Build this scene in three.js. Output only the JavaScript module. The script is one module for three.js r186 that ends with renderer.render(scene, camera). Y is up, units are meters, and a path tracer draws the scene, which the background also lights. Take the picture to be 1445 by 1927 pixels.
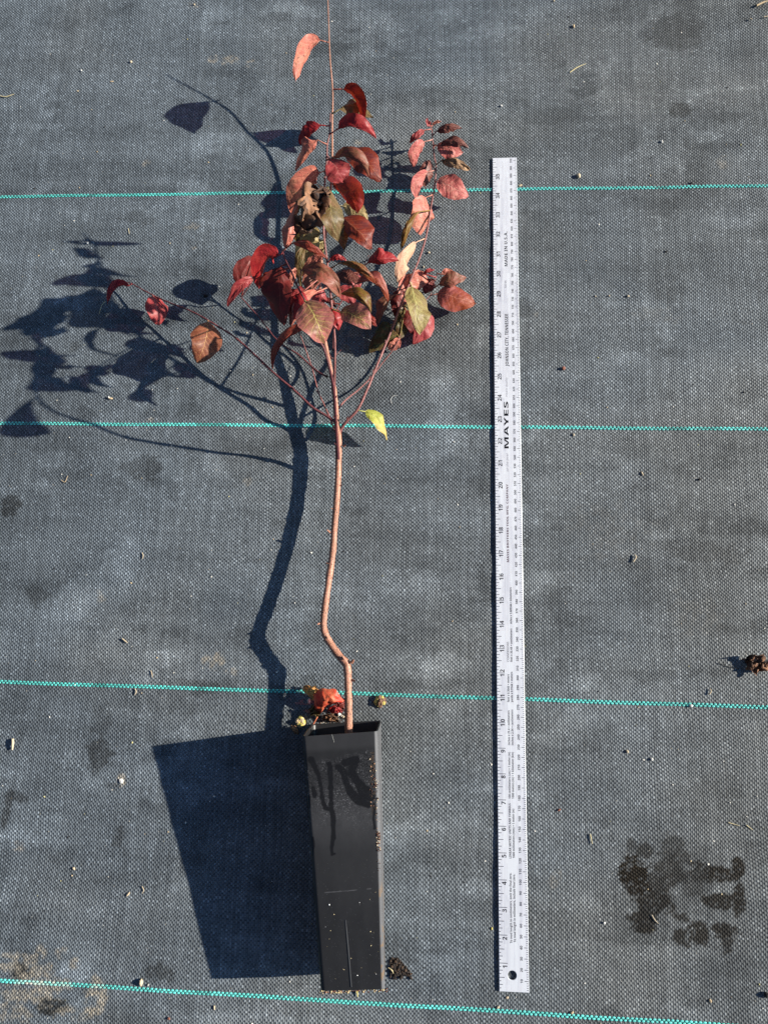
import * as THREE from 'three';
import { mergeGeometries } from 'three/addons/utils/BufferGeometryUtils.js';
import { Sky } from 'three/addons/objects/Sky.js';

// ------------------------------------------------------------------ camera, sky, sun, exposure
const IN = 0.0254;                                   // the place is measured in inches along the ruler
const F = 1446.93, CAMH = 32.9;                      // focal length in photo pixels, lens height in inches
const scene = new THREE.Scene();
const camera = new THREE.PerspectiveCamera(2 * Math.atan(963.5 / F) * 180 / Math.PI, 1445 / 1927, 0.02, 60);
const ang = [-0.1887, -0.0898, -0.1066];
const mul = (A, B) => A.map((r) => [0, 1, 2].map((j) => r[0] * B[0][j] + r[1] * B[1][j] + r[2] * B[2][j]));
const [ca, sa, cb, sb, cc, sc] = ang.flatMap((a) => [Math.cos(a), Math.sin(a)]);
const R = mul(mul([[cc, -sc, 0], [sc, cc, 0], [0, 0, 1]], [[cb, 0, sb], [0, 1, 0], [-sb, 0, cb]]), [[1, 0, 0], [0, ca, -sa], [0, sa, ca]]);
const toWorld = (r) => new THREE.Vector3(r[0], r[2], -r[1]);
const CAM = new THREE.Vector3(0, CAMH * IN, 0);
camera.position.copy(CAM);
camera.quaternion.setFromRotationMatrix(new THREE.Matrix4().makeBasis(toWorld(R[0]), toWorld(R[1]), toWorld(R[2])));
camera.updateMatrixWorld();

const SUN = new THREE.Vector3(2.2, 1, -0.5).normalize();
const sky = new Sky();
sky.name = 'sky';
sky.scale.setScalar(40);
sky.material.uniforms.sunPosition.value.copy(SUN);
sky.material.uniforms.turbidity.value = 3.2;
sky.material.uniforms.rayleigh.value = 1.25;
sky.material.uniforms.mieCoefficient.value = 0.003;
sky.userData = { kind: 'structure', label: 'clear blue daytime sky above the nursery yard' };
scene.add(sky);
scene.environmentIntensity = 0.10;
const sun = new THREE.DirectionalLight(new THREE.Color(1, 0.93, 0.82), 5);
sun.position.copy(SUN).multiplyScalar(3).add(new THREE.Vector3(0, 0, -0.2));
sun.target.position.set(0, 0, -0.2);
sun.castShadow = true;
sun.shadow.mapSize.set(4096, 4096);
Object.assign(sun.shadow.camera, { left: -1.2, right: 1.2, top: 1.2, bottom: -1.2, near: 0.1, far: 8 });
scene.add(sun, sun.target);

const renderer = new THREE.WebGLRenderer({ antialias: true });
renderer.toneMapping = THREE.LinearToneMapping;
renderer.toneMappingExposure = 2.1;
renderer.shadowMap.enabled = true;

// ------------------------------------------------------------------ helpers
let seed = 7;
const rnd = () => { seed = (seed * 1664525 + 1013904223) >>> 0; return seed / 4294967296; };
const rr = (a, b) => a + (b - a) * rnd();
const hash = (x, y, s = 0) => { let h = (Math.imul(x | 0, 374761393) + Math.imul(y | 0, 668265263) + Math.imul(s | 0, 2147483647 - 5915587)) | 0; h = Math.imul(h ^ (h >>> 13), 1274126177); return ((h ^ (h >>> 16)) >>> 0) / 4294967296; };
const sm = (t) => t * t * (3 - 2 * t);
const noise2 = (x, y, s = 0) => { const i = Math.floor(x), j = Math.floor(y), u = sm(x - i), v = sm(y - j); return (hash(i, j, s) * (1 - u) + hash(i + 1, j, s) * u) * (1 - v) + (hash(i, j + 1, s) * (1 - u) + hash(i + 1, j + 1, s) * u) * v; };
const fbm = (x, y, n = 4, s = 0) => { let a = 0, w = 0.5, t = 0; for (let k = 0; k < n; k++) { a += w * noise2(x, y, s + k); t += w; x *= 2.03; y *= 2.03; w *= 0.5; } return a / t; };
const clamp = (v, a = 0, b = 1) => Math.min(b, Math.max(a, v));
const step = (a, b, v) => sm(clamp((v - a) / (b - a)));
const lerp = (a, b, t) => a + (b - a) * t;
// a point of the place: seen at (x, y) in the photograph's pixels and h inches above the ground plane
function at(x, y, h = 0) {
  const c = [(x - 722.5) / F, -(y - 963.5) / F, -1];
  const d = [0, 1, 2].map((j) => c[0] * R[0][j] + c[1] * R[1][j] + c[2] * R[2][j]);
  const t = (CAMH - h) / -d[2];
  return new THREE.Vector3(d[0] * t * IN, h * IN, -d[1] * t * IN);
}
const used = {};
const numbered = (n) => { const k = used[n] = (used[n] ?? -1) + 1; return k ? `${n}_${String(k).padStart(3, '0')}` : n; };
function add(o, name, label, category, group) {
  o.name = numbered(name); o.userData.label = label; o.userData.category = category;
  if (group) o.userData.group = group;
  scene.add(o); return o;
}
function mesh(geo, mat, name, parent) { const m = new THREE.Mesh(geo, mat); m.castShadow = m.receiveShadow = true; if (name) m.name = name; if (parent) parent.add(m); return m; }
// a tube through points [Vector3, radius] with smooth taper
function tube(pts, sides = 8, per = 6, wob = 0, cap = true) {
  const cur = new THREE.CatmullRomCurve3(pts.map((p) => p[0]), false, 'centripetal'), n = (pts.length - 1) * per;
  const pos = [], nor = [], uv = [], idx = [];
  let prevN = null, len = 0, last = null;
  for (let i = 0; i <= n; i++) {
    const f = i / n * (pts.length - 1), k = Math.min(pts.length - 2, Math.floor(f)), r0 = lerp(pts[k][1], pts[k + 1][1], f - k);
    const p = cur.getPoint(i / n), t = cur.getTangent(i / n);
    if (last) len += p.distanceTo(last); last = p;
    if (!prevN) prevN = Math.abs(t.y) < 0.9 ? new THREE.Vector3(0, 1, 0) : new THREE.Vector3(1, 0, 0);
    const b = new THREE.Vector3().crossVectors(t, prevN).normalize(), nn = new THREE.Vector3().crossVectors(b, t).normalize(); prevN = nn;
    for (let j = 0; j <= sides; j++) {
      const a = j / sides * Math.PI * 2, r = r0 * (1 + wob * (noise2(len * 900, (j % sides) * 1.7, 5) - 0.5) + wob * (noise2(len * 160, 3, 9) - 0.5));
      const d = nn.clone().multiplyScalar(Math.cos(a)).addScaledVector(b, Math.sin(a));
      pos.push(p.x + d.x * r, p.y + d.y * r, p.z + d.z * r); nor.push(d.x, d.y, d.z); uv.push(j / sides, len / 0.11);
    }
  }
  const w = sides + 1;
  for (let i = 0; i < n; i++) for (let j = 0; j < sides; j++) { const a = i * w + j; idx.push(a, a + 1, a + w, a + 1, a + w + 1, a + w); }
  if (cap) for (const [row, flip] of [[0, 1], [n, 0]]) for (let j = 1; j < sides - 1; j++) { const a = row * w; flip ? idx.push(a, a + j + 1, a + j) : idx.push(a, a + j, a + j + 1); }
  const g = new THREE.BufferGeometry();
  g.setAttribute('position', new THREE.Float32BufferAttribute(pos, 3)); g.setAttribute('normal', new THREE.Float32BufferAttribute(nor, 3)); g.setAttribute('uv', new THREE.Float32BufferAttribute(uv, 2));
  g.setIndex(idx); return g;
}
function tex(w, h, fn, srgb = true, repeat = true) {                  // fn(x, y) -> [r, g, b] in 0..255
  const d = new Uint8Array(w * h * 4);
  for (let y = 0, k = 0; y < h; y++) for (let x = 0; x < w; x++, k += 4) { const c = fn(x, y); d[k] = c[0]; d[k + 1] = c[1]; d[k + 2] = c[2]; d[k + 3] = 255; }
  const t = new THREE.DataTexture(d, w, h); t.magFilter = THREE.LinearFilter; t.minFilter = THREE.LinearMipmapLinearFilter; t.generateMipmaps = true;
  if (srgb) t.colorSpace = THREE.SRGBColorSpace;
  if (repeat) t.wrapS = t.wrapT = THREE.RepeatWrapping;
  t.needsUpdate = true; return t;
}

// ------------------------------------------------------------------ the ground: a sheet of woven fabric
const WEAVE = -0.0922, CX = 0.084, CZ = 0.080;                        // weave direction, cell size in inches
const along = new THREE.Vector2(Math.cos(WEAVE), Math.sin(WEAVE)), across = new THREE.Vector2(-Math.sin(WEAVE), Math.cos(WEAVE));
const gh = (x, z) => { const X = x / IN, Z = z / IN; return -0.06 * IN * (0.6 * noise2(X * 0.22 + 30, Z * 0.3 + 11, 21) + 0.4 * noise2(X * 0.7 + 5, Z * 0.9 + 3, 22)) - IN * 0.022 * noise2(X * 1.1 + 9, Z * 2.1 + 4, 23) - IN * 0.006 * noise2(X * 3.1, Z * 3.5, 24); };
const onGround = (x, y) => { const p = at(x, y); p.y = gh(p.x, p.z); return p; };
// stains with a shape of their own: [pixel x, y, half width, half height, strength]
const wet = [[1197, 1654, 23, 28, 1], [1214, 1603, 12, 11, .7], [1266, 1588, 16, 15, .55], [1275, 1610, 15, 13, .6], [1258, 1642, 30, 27, .75], [1320, 1646, 22, 13, .8], [1352, 1644, 23, 11, .95], [1389, 1631, 9, 20, .95], [1374, 1650, 20, 7, .9], [1390, 1692, 9, 25, .95], [1352, 1697, 22, 12, .9], [1225, 1701, 26, 18, .9], [1210, 1736, 17, 19, .9], [1278, 1764, 10, 11, .85], [1315, 1762, 17, 19, .9], [1364, 1753, 19, 10, .9], [1369, 1773, 8, 18, .8], [1284, 1728, 11, 7, .8], [1188, 1592, 8, 10, .5], [1236, 1665, 20, 30, .8], [1300, 1660, 20, 20, .5],
  [185, 1420, 18, 26, .55], [222, 1575, 8, 20, .5], [14, 1520, 6, 28, .6], [33, 1500, 14, 8, .5], [95, 1895, 20, 14, .8], [40, 1830, 12, 10, .8], [210, 1480, 8, 8, .3], [300, 1830, 20, 12, .5], [1280, 205, 16, 9, .5], [20, 950, 14, 14, .6], [270, 880, 30, 16, .45], [380, 1290, 8, 10, .35], [405, 1290, 50, 5, .3], [1270, 60, 40, 25, .35], [70, 1120, 16, 14, .4], [260, 410, 26, 10, .3], [140, 650, 8, 8, .4], [386, 555, 6, 4, 1], [1330, 1040, 60, 16, .35], [190, 1360, 14, 20, .3]];
const tan = [[45, 1822, 40, 22, .8], [75, 1800, 12, 16, .8], [115, 1795, 10, 8, .7], [140, 1815, 8, 10, .7], [60, 1870, 40, 22, .9], [30, 1905, 30, 16, .7], [125, 1905, 12, 10, .9], [180, 1880, 14, 26, 1], [100, 1850, 30, 14, .6], [140, 1910, 30, 12, .4], [403, 1243, 14, 12, .8], [438, 1262, 10, 6, .6], [190, 1118, 8, 10, .5], [228, 1470, 7, 9, .9], [437, 112, 14, 6, .7], [470, 120, 8, 6, .6], [400, 110, 6, 5, .6], [362, 425, 10, 6, .6], [275, 305, 6, 5, .5], [365, 10, 8, 5, .5], [672, 268, 8, 5, .7], [290, 790, 10, 6, .5], [365, 465, 5, 4, .7], [465, 905, 8, 6, .4], [33, 1593, 8, 8, .5], [1360, 305, 10, 8, .35], [1008, 590, 6, 5, .45], [1310, 1150, 40, 30, .12], [1150, 1000, 60, 40, .10], [1243, 590, 40, 14, .12], [1045, 1655, 8, 12, .35]];
const blobs = (list) => list.map(([x, y, a, b, s]) => { const p = at(x, y), q = at(x + a, y), r = at(x, y + b); return [p.x, p.z, Math.hypot(q.x - p.x, q.z - p.z), Math.hypot(r.x - p.x, r.z - p.z), s]; });
const wetB = blobs(wet), tanB = blobs(tan);
const mask = (list, x, z, n, soft) => { let m = 0; for (const [bx, bz, a, b, s] of list) { const dx = (x - bx) / a, dz = (z - bz) / b; if (dx * dx + dz * dz > 4) continue; const d = Math.sqrt(dx * dx + dz * dz) + n; m = Math.max(m, s * (1 - step(1 - soft, 1 + soft, d))); } return m; };
function groundColor(x, z, out) {
  const X = x / IN, Z = z / IN, u = X * along.x + Z * along.y, v = X * across.x + Z * across.y;
  const big = fbm(u * 0.09 + 7, v * 0.13 + 3, 3, 31), mid = fbm(u * 0.35 + 1, v * 0.65 + 9, 4, 41), fine = fbm(u * 2.2, v * 3.0, 3, 51);
  const band = fbm(u * 0.12, v * 1.6, 3, 61);                        // dust settles in faint bands along the weft
  let l = 0.158 * (0.5 + 0.55 * mid + 0.50 * big + 0.24 * fine + 0.42 * band - 0.33);
  const pale = step(0.60, 0.82, fbm(u * 0.5 + 20, v * 0.8 + 40, 4, 71));
  const dark = step(0.60, 0.78, fbm(u * 0.6 + 60, v * 1.0 + 80, 4, 81));
  l *= 1 + 0.40 * pale - 0.28 * dark;
  const warm = clamp(0.5 + (u - 3) * 0.03 + (fbm(u * 0.15 + 90, v * 0.2, 3, 91) - 0.5) * 1.6);
  l *= 0.94 + 0.12 * hash(Math.round(u / CX), Math.round(v / CZ), 407);
  let r = l * lerp(0.84, 0.95, warm), g = l * lerp(0.985, 1.01, warm), b = l * lerp(1.10, 1.01, warm);
  const n = (fbm(u * 2.6, v * 3.2, 4, 101) - 0.5) * 1.8;
  const spot = hash(Math.round(u / CX), Math.round(v / CZ), 409);
  const w = mask(wetB, x, z, n * 0.8 + (fbm(u * 7, v * 8, 2, 119) - 0.5) * 0.8 - 0.32 + (spot - 0.5) * 0.3, 0.18) * (spot > 0.84 ? 0.55 : 1); r *= 1 - w * 0.94; g *= 1 - w * 0.97; b *= 1 - w;
  const t = mask(tanB, x, z, n * 1.1 + (fine - 0.5) * 1.2 - 0.25, 0.22) * step(0.30, 0.55, fbm(u * 5, v * 5, 2, 111)) * (0.35 + 0.75 * spot); r = lerp(r, 0.34, t); g = lerp(g, 0.30, t); b = lerp(b, 0.235, t);
  out[0] = r; out[1] = g; out[2] = b;
}
const N = 2048, CELL = 8;
const weaveHeight = new Float32Array(N * N);
const weaveShade = new Float32Array(N * N);
{
  const cells = N / CELL, ww = [], wf = [];
  for (let i = 0; i < cells; i++) { ww.push([0.82 + 0.36 * hash(i, 1, 3), (hash(i, 2, 3) - 0.5) * 1.6]); wf.push([0.8 + 0.4 * hash(i, 3, 3), (hash(i, 4, 3) - 0.5) * 1.6]); }
  for (let y = 0, k = 0; y < N; y++) {
    for (let x = 0; x < N; x++, k++) {
      const i0 = Math.floor(x / CELL), j0 = Math.floor(y / CELL);
      const xs = x + ww[i0][1] * 0.5, ys = y + wf[j0][1] * 0.5;
      const i = ((Math.floor(xs / CELL) % cells) + cells) % cells, j = ((Math.floor(ys / CELL) % cells) + cells) % cells;
      const fx = ((xs / CELL) % 1 + 1) % 1 - 0.5, fy = ((ys / CELL) % 1 + 1) % 1 - 0.5, up = (i + j) % 2 === 0;
      const c = hash(i, j, 17), f = hash(x, y, 19);
      let h, s;
      const rib = 1 - 0.52 * step(0.24, 0.52, Math.abs(fx));
      if (up) { const d = Math.max(Math.abs(fx) * 1.05, Math.abs(fy) * 0.78); h = 0.35 + 0.65 * Math.cos(fx * 2.9) * (1 - 0.45 * step(0.2, 0.5, Math.abs(fy))); s = ww[i][0] * (0.80 + 0.34 * c) * rib; if (c > 0.94) s *= 1.5; }
      else { const d = Math.hypot(fx * 1.1, fy * 1.25); h = 0.35 * Math.cos(fx * 2.9) * step(0.05, 0.5, Math.abs(fy)) + 0.08; s = lerp(wf[j][0], ww[i][0], 0.5) * (0.40 + 0.44 * step(0.14, 0.46, d)) * (0.68 + 0.56 * c) * lerp(1, rib, 0.85); }
      weaveHeight[k] = h; weaveShade[k] = s * (0.93 + 0.14 * f);
    }
  }
}
const weaveMap = tex(N, N, (x, y) => { const v = 255 * Math.pow(clamp(weaveShade[y * N + x] * 0.66), 1 / 2.2); return [v, v, v]; });
const weaveBump = tex(N, N, (x, y) => { const v = 255 * weaveHeight[y * N + x]; return [v, v, v]; }, false);
const fabric = new THREE.MeshPhysicalMaterial({ specularIntensity: 0.4, map: weaveMap, bumpMap: weaveBump, bumpScale: 0.0007, roughness: 0.72, vertexColors: true });
function axis(lo, hi, stepIn, far) {                                    // grid lines: fine where the photograph looks, growing outwards
  const a = []; for (let v = lo; v <= hi + 1e-9; v += stepIn) a.push(v);
  let s = stepIn; while (a[a.length - 1] < far) { s *= 1.35; a.push(a[a.length - 1] + s); }
  s = stepIn; while (a[0] > -far) { s *= 1.35; a.unshift(a[0] - s); }
  return a.map((v) => v * IN);
}
{
  const xs = axis(-28, 15, 0.08, 160), zs = axis(-35, 17, 0.08, 160), pos = [], col = [], uv = [], idx = [], c = [0, 0, 0];
  for (const z of zs) for (const x of xs) {
    pos.push(x, gh(x, z), z); groundColor(x, z, c); col.push(c[0] / 0.66, c[1] / 0.66, c[2] / 0.66);
    const jx = (noise2(x / IN * 0.8, z / IN * 0.5, 401) - 0.5) * 0.16 + (noise2(x / IN * 3, z / IN * 2, 403) - 0.5) * 0.05, jz = (noise2(x / IN * 0.6, z / IN * 0.8, 402) - 0.5) * 0.16;
    uv.push(((x * along.x + z * along.y) / IN + jx) / (CX * N / CELL), ((x * across.x + z * across.y) / IN + jz) / (CZ * N / CELL));
  }
  const w = xs.length;
  for (let j = 0; j < zs.length - 1; j++) for (let i = 0; i < w - 1; i++) { const a = j * w + i; idx.push(a, a + w, a + 1, a + 1, a + w, a + w + 1); }
  const g = new THREE.BufferGeometry();
  g.setAttribute('position', new THREE.Float32BufferAttribute(pos, 3)); g.setAttribute('color', new THREE.Float32BufferAttribute(col, 3)); g.setAttribute('uv', new THREE.Float32BufferAttribute(uv, 2));
  g.setIndex(idx); g.computeVertexNormals();
  const ground = mesh(g, fabric);
  ground.name = 'ground'; ground.userData = { kind: 'structure', label: 'dusty black woven weed control fabric covering the ground' };
  scene.add(ground);
  // green marker threads woven into the sheet every 11.7 inches: two rows of weft floats, staggered
  const base = new THREE.SphereGeometry(1, 7, 4), green = [];
  for (const [cr, cg, cb2] of [[0.085, 0.46, 0.41], [0.11, 0.55, 0.49]]) green.push(new THREE.MeshStandardMaterial({ color: new THREE.Color().setRGB(cr, cg, cb2), roughness: 0.5, vertexColors: true }));
  for (let k = -2; k <= 4; k++) {
    const parts = [], off = -22.16 + 11.698 * k;
    for (let i = -560; i < 420; i++) {
      const u = i * CX, row = (i & 1), v = off + (row ? 0.040 : -0.040) + 0.012 * Math.sin(u * 0.8 + k) + 0.02 * (noise2(u * 0.25, k, 77) - 0.5);
      const X = (u * along.x + v * across.x) * IN, Z = (u * along.y + v * across.y) * IN;
      const s = rr(0.9, 1.1), q = base.clone();
      q.scale(0.072 * IN * s, 0.022 * IN, 0.047 * IN * rr(0.9, 1.1)); q.rotateY(-WEAVE + rr(-0.06, 0.06)); q.translate(X, gh(X, Z) + 0.012 * IN, Z);
      const n = q.attributes.position.count, ca2 = new Float32Array(n * 3), tone = rr(0.8, 1.12) * (0.78 + 0.4 * noise2(u * 0.5, k * 3, 431)) * (noise2(u * 1.1, k * 5, 433) > 0.9 ? 0.6 : 1), d = mask(tanB, X, Z, 0, 0.4) * rr(0.2, 0.9);
      for (let m = 0; m < n; m++) { ca2[m * 3] = lerp(tone, 7, d); ca2[m * 3 + 1] = lerp(tone, 0.8, d); ca2[m * 3 + 2] = lerp(tone, 0.7, d); }
      q.setAttribute('color', new THREE.BufferAttribute(ca2, 3)); parts.push(q);
    }
    mesh(mergeGeometries(parts), green[k & 1], numbered('marker_thread'), ground);
  }
}

// ------------------------------------------------------------------ the pot: a tapered square tube lying on its side
const inch = (x, y, z) => new THREE.Vector3(x * IN, y * IN, z * IN);
const rim = [inch(-4.93, 0.03, 3.0), inch(-2.05, 0.03, 2.48), inch(-1.945, 3.1, 2.66), inch(-4.768, 3.1, 3.214)];      // lower left, lower right, upper right, upper left
const foot = [inch(-3.16, 0.03, 12.22), inch(-0.78, 0.03, 11.82), inch(-0.635, 2.1, 11.71), inch(-2.95, 2.1, 12.11)];
const potGroup = new THREE.Group(); potGroup.position.copy(rim[0]);
{
  const local = (v) => v.clone().sub(potGroup.position);
  // outline of one cross-section: four edges with rounded corners; s in 0..1 starts at the lower left corner
  const ring = (t, inset, per = 8, arc = 5) => {
    const c = rim.map((p, i) => local(p).lerp(local(foot[i]), t)), mid = c.reduce((a, b) => a.add(b), new THREE.Vector3()).multiplyScalar(0.25);
    const size = c[0].distanceTo(c[1]), k = 1 - 2 * inset * IN / size; c.forEach((p) => p.sub(mid).multiplyScalar(k).add(mid));
    const out = [], rad = 0.17 * IN * k;
    for (let e = 0; e < 4; e++) {
      const a = c[e], b = c[(e + 1) % 4], d = c[(e + 2) % 4], ab = b.clone().sub(a).normalize(), bd = d.clone().sub(b).normalize(), L = a.distanceTo(b);
      for (let i = 0; i < per; i++) { const f = rad + (L - 2 * rad) * i / (per - 1), bow = 0.05 * IN * Math.sin(Math.PI * i / (per - 1)) * Math.sin(Math.PI * clamp(t * 0.9 + 0.05)); const m = a.clone().addScaledVector(ab, f); m.add(m.clone().sub(mid).normalize().multiplyScalar(bow * (e === 2 ? 0.4 : e === 0 ? 0 : 1))); out.push([m, (e + (f / L)) / 4]); }
      for (let i = 1; i < arc; i++) { const th = i / arc * Math.PI / 2, o = b.clone().addScaledVector(ab, -rad).addScaledVector(bd, rad); out.push([o.addScaledVector(ab, Math.sin(th) * rad).addScaledVector(bd, -Math.cos(th) * rad), (e + 1 - (1 - i / arc) * 0.05 + (i / arc) * 0.0) / 4]); }
    }
    return out;
  };
  const loft = (rings, flip) => {
    const pos = [], uv = [], idx = [], n = rings[0].r.length;
    for (const { r, v } of rings) { for (let i = 0; i <= n; i++) { const q = r[i % n]; pos.push(q[0].x, q[0].y, q[0].z); uv.push(i === n ? 1 : q[1], v); } }
    for (let j = 0; j < rings.length - 1; j++) for (let i = 0; i < n; i++) { const a = j * (n + 1) + i, b = a + n + 1; flip ? idx.push(a, b, a + 1, a + 1, b, b + 1) : idx.push(a, a + 1, b, a + 1, b + 1, b); }
    const g = new THREE.BufferGeometry(); g.setAttribute('position', new THREE.Float32BufferAttribute(pos, 3)); g.setAttribute('uv', new THREE.Float32BufferAttribute(uv, 2)); g.setIndex(idx); g.computeVertexNormals(); return g;
  };
  // wet runs and dust on the upper face; face coordinates from a pixel of the photograph's close look
  const face = (x, y) => { const v = clamp((y - 1386) / (1864 - 1386)), l = lerp(568, 604, v), r = lerp(711, 725, v); return [(x - l) / (r - l), v]; };
  const zf = (x, y) => face(540 + x / 6.568, 1370 + y / 6.568);
  const runs = [[[300, 400, 50], [360, 520, 38], [405, 620, 32], [430, 800, 30], [450, 930, 34], [485, 1020, 32], [545, 1035, 30]], [[530, 470, 34], [545, 700, 40], [555, 1000, 38], [578, 1120, 42], [580, 1250, 40], [580, 1400, 34], [555, 1500, 28], [560, 1590, 26], [600, 1585, 14]],
    [[640, 520, 52], [700, 580, 55], [740, 720, 50], [790, 830, 62], [880, 940, 70], [1010, 1010, 50]], [[720, 470, 60], [850, 440, 60], [800, 600, 70], [880, 720, 60], [960, 850, 110], [1030, 900, 90]], [[330, 760, 32], [345, 850, 46]], [[322, 1380, 24], [330, 1480, 22], [325, 1600, 12]], [[280, 860, 20], [265, 1050, 20], [285, 1150, 14]], [[1075, 1000, 22], [1085, 1300, 22]]]
    .map((r) => r.map(([x, y, w]) => { const q = zf(x, y); return [q[0], q[1], w / 6.568 / 143]; }));
  const segd = (px, py, a, b) => { const A = 3.35, dx = b[0] - a[0], dy = (b[1] - a[1]) * A, qx = px - a[0], qy = (py - a[1]) * A, t = clamp((qx * dx + qy * dy) / (dx * dx + dy * dy + 1e-9)); return Math.hypot(qx - t * dx, qy - t * dy) - lerp(a[2], b[2], t) * 0.82; };
  const W = 1024, H = 1024, potC = [], potR = new Uint8Array(W * H);
  const potMap = tex(W, H, (x, y) => {
    const U = x / W * 4, v = y / H;                                     // U 2..3 is the upper face, right edge to left edge
    let l = 0.012 + 0.006 * (fbm(x * 0.03, y * 0.008, 4, 121) - 0.4), rough = 0.42 + 0.1 * fbm(x * 0.05, y * 0.05, 3, 131), warm = 0;
    if (U >= 2 && U <= 3) {
      const u = 3 - U; let w = 0;
      if (v < 0.62) for (const r of runs) for (let i = 0; i < r.length - 1; i++) { const d = segd(u + 0.02 * (noise2(x * 0.07, y * 0.06, 141) - 0.5), v, r[i], r[i + 1]); w = Math.max(w, 1 - step(-0.012, 0.012, d)); }
      const top = lerp(0.105, 0.055, u) + 0.02 * (fbm(x * 0.06, 3, 3, 151) - 0.5);
      const mist = step(top, top + 0.02, v) * (1 - step(0.26, 0.42, v)), drop = step(0.52, 0.62, noise2(x * 0.33, y * 0.22, 161)), speck = (hash(x >> 1, y >> 1, 171) > 0.95 ? 0.8 : 0) * step(0.4, 0.6, fbm(x * 0.04, y * 0.03, 2, 177)) + 0.10 * step(0.45, 0.75, noise2(x * 0.5, y * 0.4, 178));
      const damp = step(top, top + 0.03, v) * (1 - step(0.14, 0.24, v + 0.05 * u));
      l += 0.016 * step(0.16, 0.34, v) * (1 - step(0.36, 0.5, v)) * (0.6 + 0.8 * fbm(x * 0.05, y * 0.03, 3, 181)) + 0.004 * step(0.4, 0.5, v) * (1 - step(0.55, 0.8, v));
      l = lerp(l, 0.010, damp * (0.35 + 0.6 * drop)); l += mist * speck * 0.16; rough = lerp(rough, 0.22, mist * drop * 0.8);
      l += 0.010 * (1 - step(0.045, 0.075, v));
      l = lerp(l, 0.006, w * 0.93); rough = lerp(rough, 0.16, w);
      if (u > 0.84 && v > 0.08 && v < 0.34) { const br = step(0.55, 0.7, fbm(x * 0.1, y * 0.08, 3, 191)) * step(0.84, 0.95, u); l = lerp(l, 0.028, br * 0.8); warm = br; rough = lerp(rough, 0.6, br); }
      if (Math.abs(v - 0.618 - 0.018 * (0.5 - u) * 0.6) < 0.0022 && u > 0.16) l += 0.035 * step(0.35, 0.6, noise2(x * 0.05, 1, 201));
      if (v > 0.5 && hash(x, y, 211) > 0.9985) l = 0.25;
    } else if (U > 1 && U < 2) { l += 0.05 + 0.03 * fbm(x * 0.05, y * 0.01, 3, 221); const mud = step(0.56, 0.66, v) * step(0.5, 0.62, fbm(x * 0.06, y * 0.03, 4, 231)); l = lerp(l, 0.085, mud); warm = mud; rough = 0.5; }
    potR[y * W + x] = clamp(rough) * 255;
    return [clamp(Math.pow(l * (1 + 0.5 * warm), 1 / 2.2)) * 255, clamp(Math.pow(l, 1 / 2.2)) * 255, clamp(Math.pow(l * (1.05 - 0.45 * warm), 1 / 2.2)) * 255];
  });
  const potRough = tex(W, H, (x, y) => { const q = potR[y * W + x]; return [q, q, q]; }, false);
  const plastic = new THREE.MeshPhysicalMaterial({ map: potMap, roughnessMap: potRough, roughness: 1, specularIntensity: 0.55, side: THREE.DoubleSide });
  const bare = new THREE.MeshStandardMaterial({ color: new THREE.Color().setRGB(0.014, 0.014, 0.015), roughness: 0.40, side: THREE.DoubleSide });
  const outer = []; for (let i = 0; i <= 40; i++) outer.push({ r: ring(i / 40, 0), v: i / 40 });
  const lip = [{ r: ring(0.004, 0.005), v: 0.004 }, { r: ring(0, 0.02), v: 0 }, { r: ring(0, 0.06), v: 0 }, { r: ring(0.004, 0.075), v: 0 }];
  const inner = []; for (let i = 0; i <= 6; i++) inner.push({ r: ring(0.004 + i * 0.02, 0.075), v: 0 });
  const bottom = [{ r: ring(1, 0), v: 1 }, { r: ring(1.002, 0.1), v: 1 }, { r: ring(1.002, 0.9), v: 1 }];
  add(potGroup, 'plant_pot', 'black square tapered plastic pot lying on its side with wet streaks', 'plant pot');
  mesh(loft(outer, true), plastic, 'body', potGroup);
  mesh(mergeGeometries([loft(lip, false), loft(inner, false)]), bare, 'rim', potGroup);
  mesh(loft(bottom, true), bare, 'base', potGroup);
  // raised moulding line on the lower half of the upper face, and the short seam by the rim
  const onFace = (u, v, up) => { const a = local(rim[3]).lerp(local(foot[3]), v), b = local(rim[2]).lerp(local(foot[2]), v); const p = a.lerp(b, u); p.y += up * IN; return p; };
  const f0 = face(650, 1727), f1 = face(661, 1858);
  mesh(tube([[onFace(f0[0], f0[1], -0.02), 0.02 * IN], [onFace(f0[0], f0[1] + 0.02, -0.022), 0.05 * IN], [onFace((f0[0] + f1[0]) / 2, (f0[1] + f1[1]) / 2, -0.020), 0.05 * IN], [onFace(f1[0], f1[1], -0.022), 0.046 * IN]], 8, 6), bare, 'rib', potGroup);
  const s0 = zf(557, 95), s1 = zf(585, 205);
  mesh(tube([[onFace(s0[0], s0[1], 0.0), 0.012 * IN], [onFace(s1[0], s1[1], 0.006), 0.010 * IN]], 6, 4), new THREE.MeshStandardMaterial({ color: 0x6c6c68, roughness: 0.6 }), 'seam', potGroup);
  // the potting soil a little way down inside the mouth
  const sr = ring(0.075, 0.078), pos = [], idx = [], cen = sr.reduce((a, q) => a.add(q[0]), new THREE.Vector3()).multiplyScalar(1 / sr.length), M = 10;
  const ax = local(foot[0]).sub(local(rim[0])).normalize();
  for (let k = 0; k <= M; k++) for (let i = 0; i < sr.length; i++) { const p = sr[i][0].clone().lerp(cen, k / M); p.addScaledVector(ax, -0.1 * IN * noise2(p.x * 900, p.y * 900, 241) * (k ? 1 : 0)); pos.push(p.x, p.y, p.z); }
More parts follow.
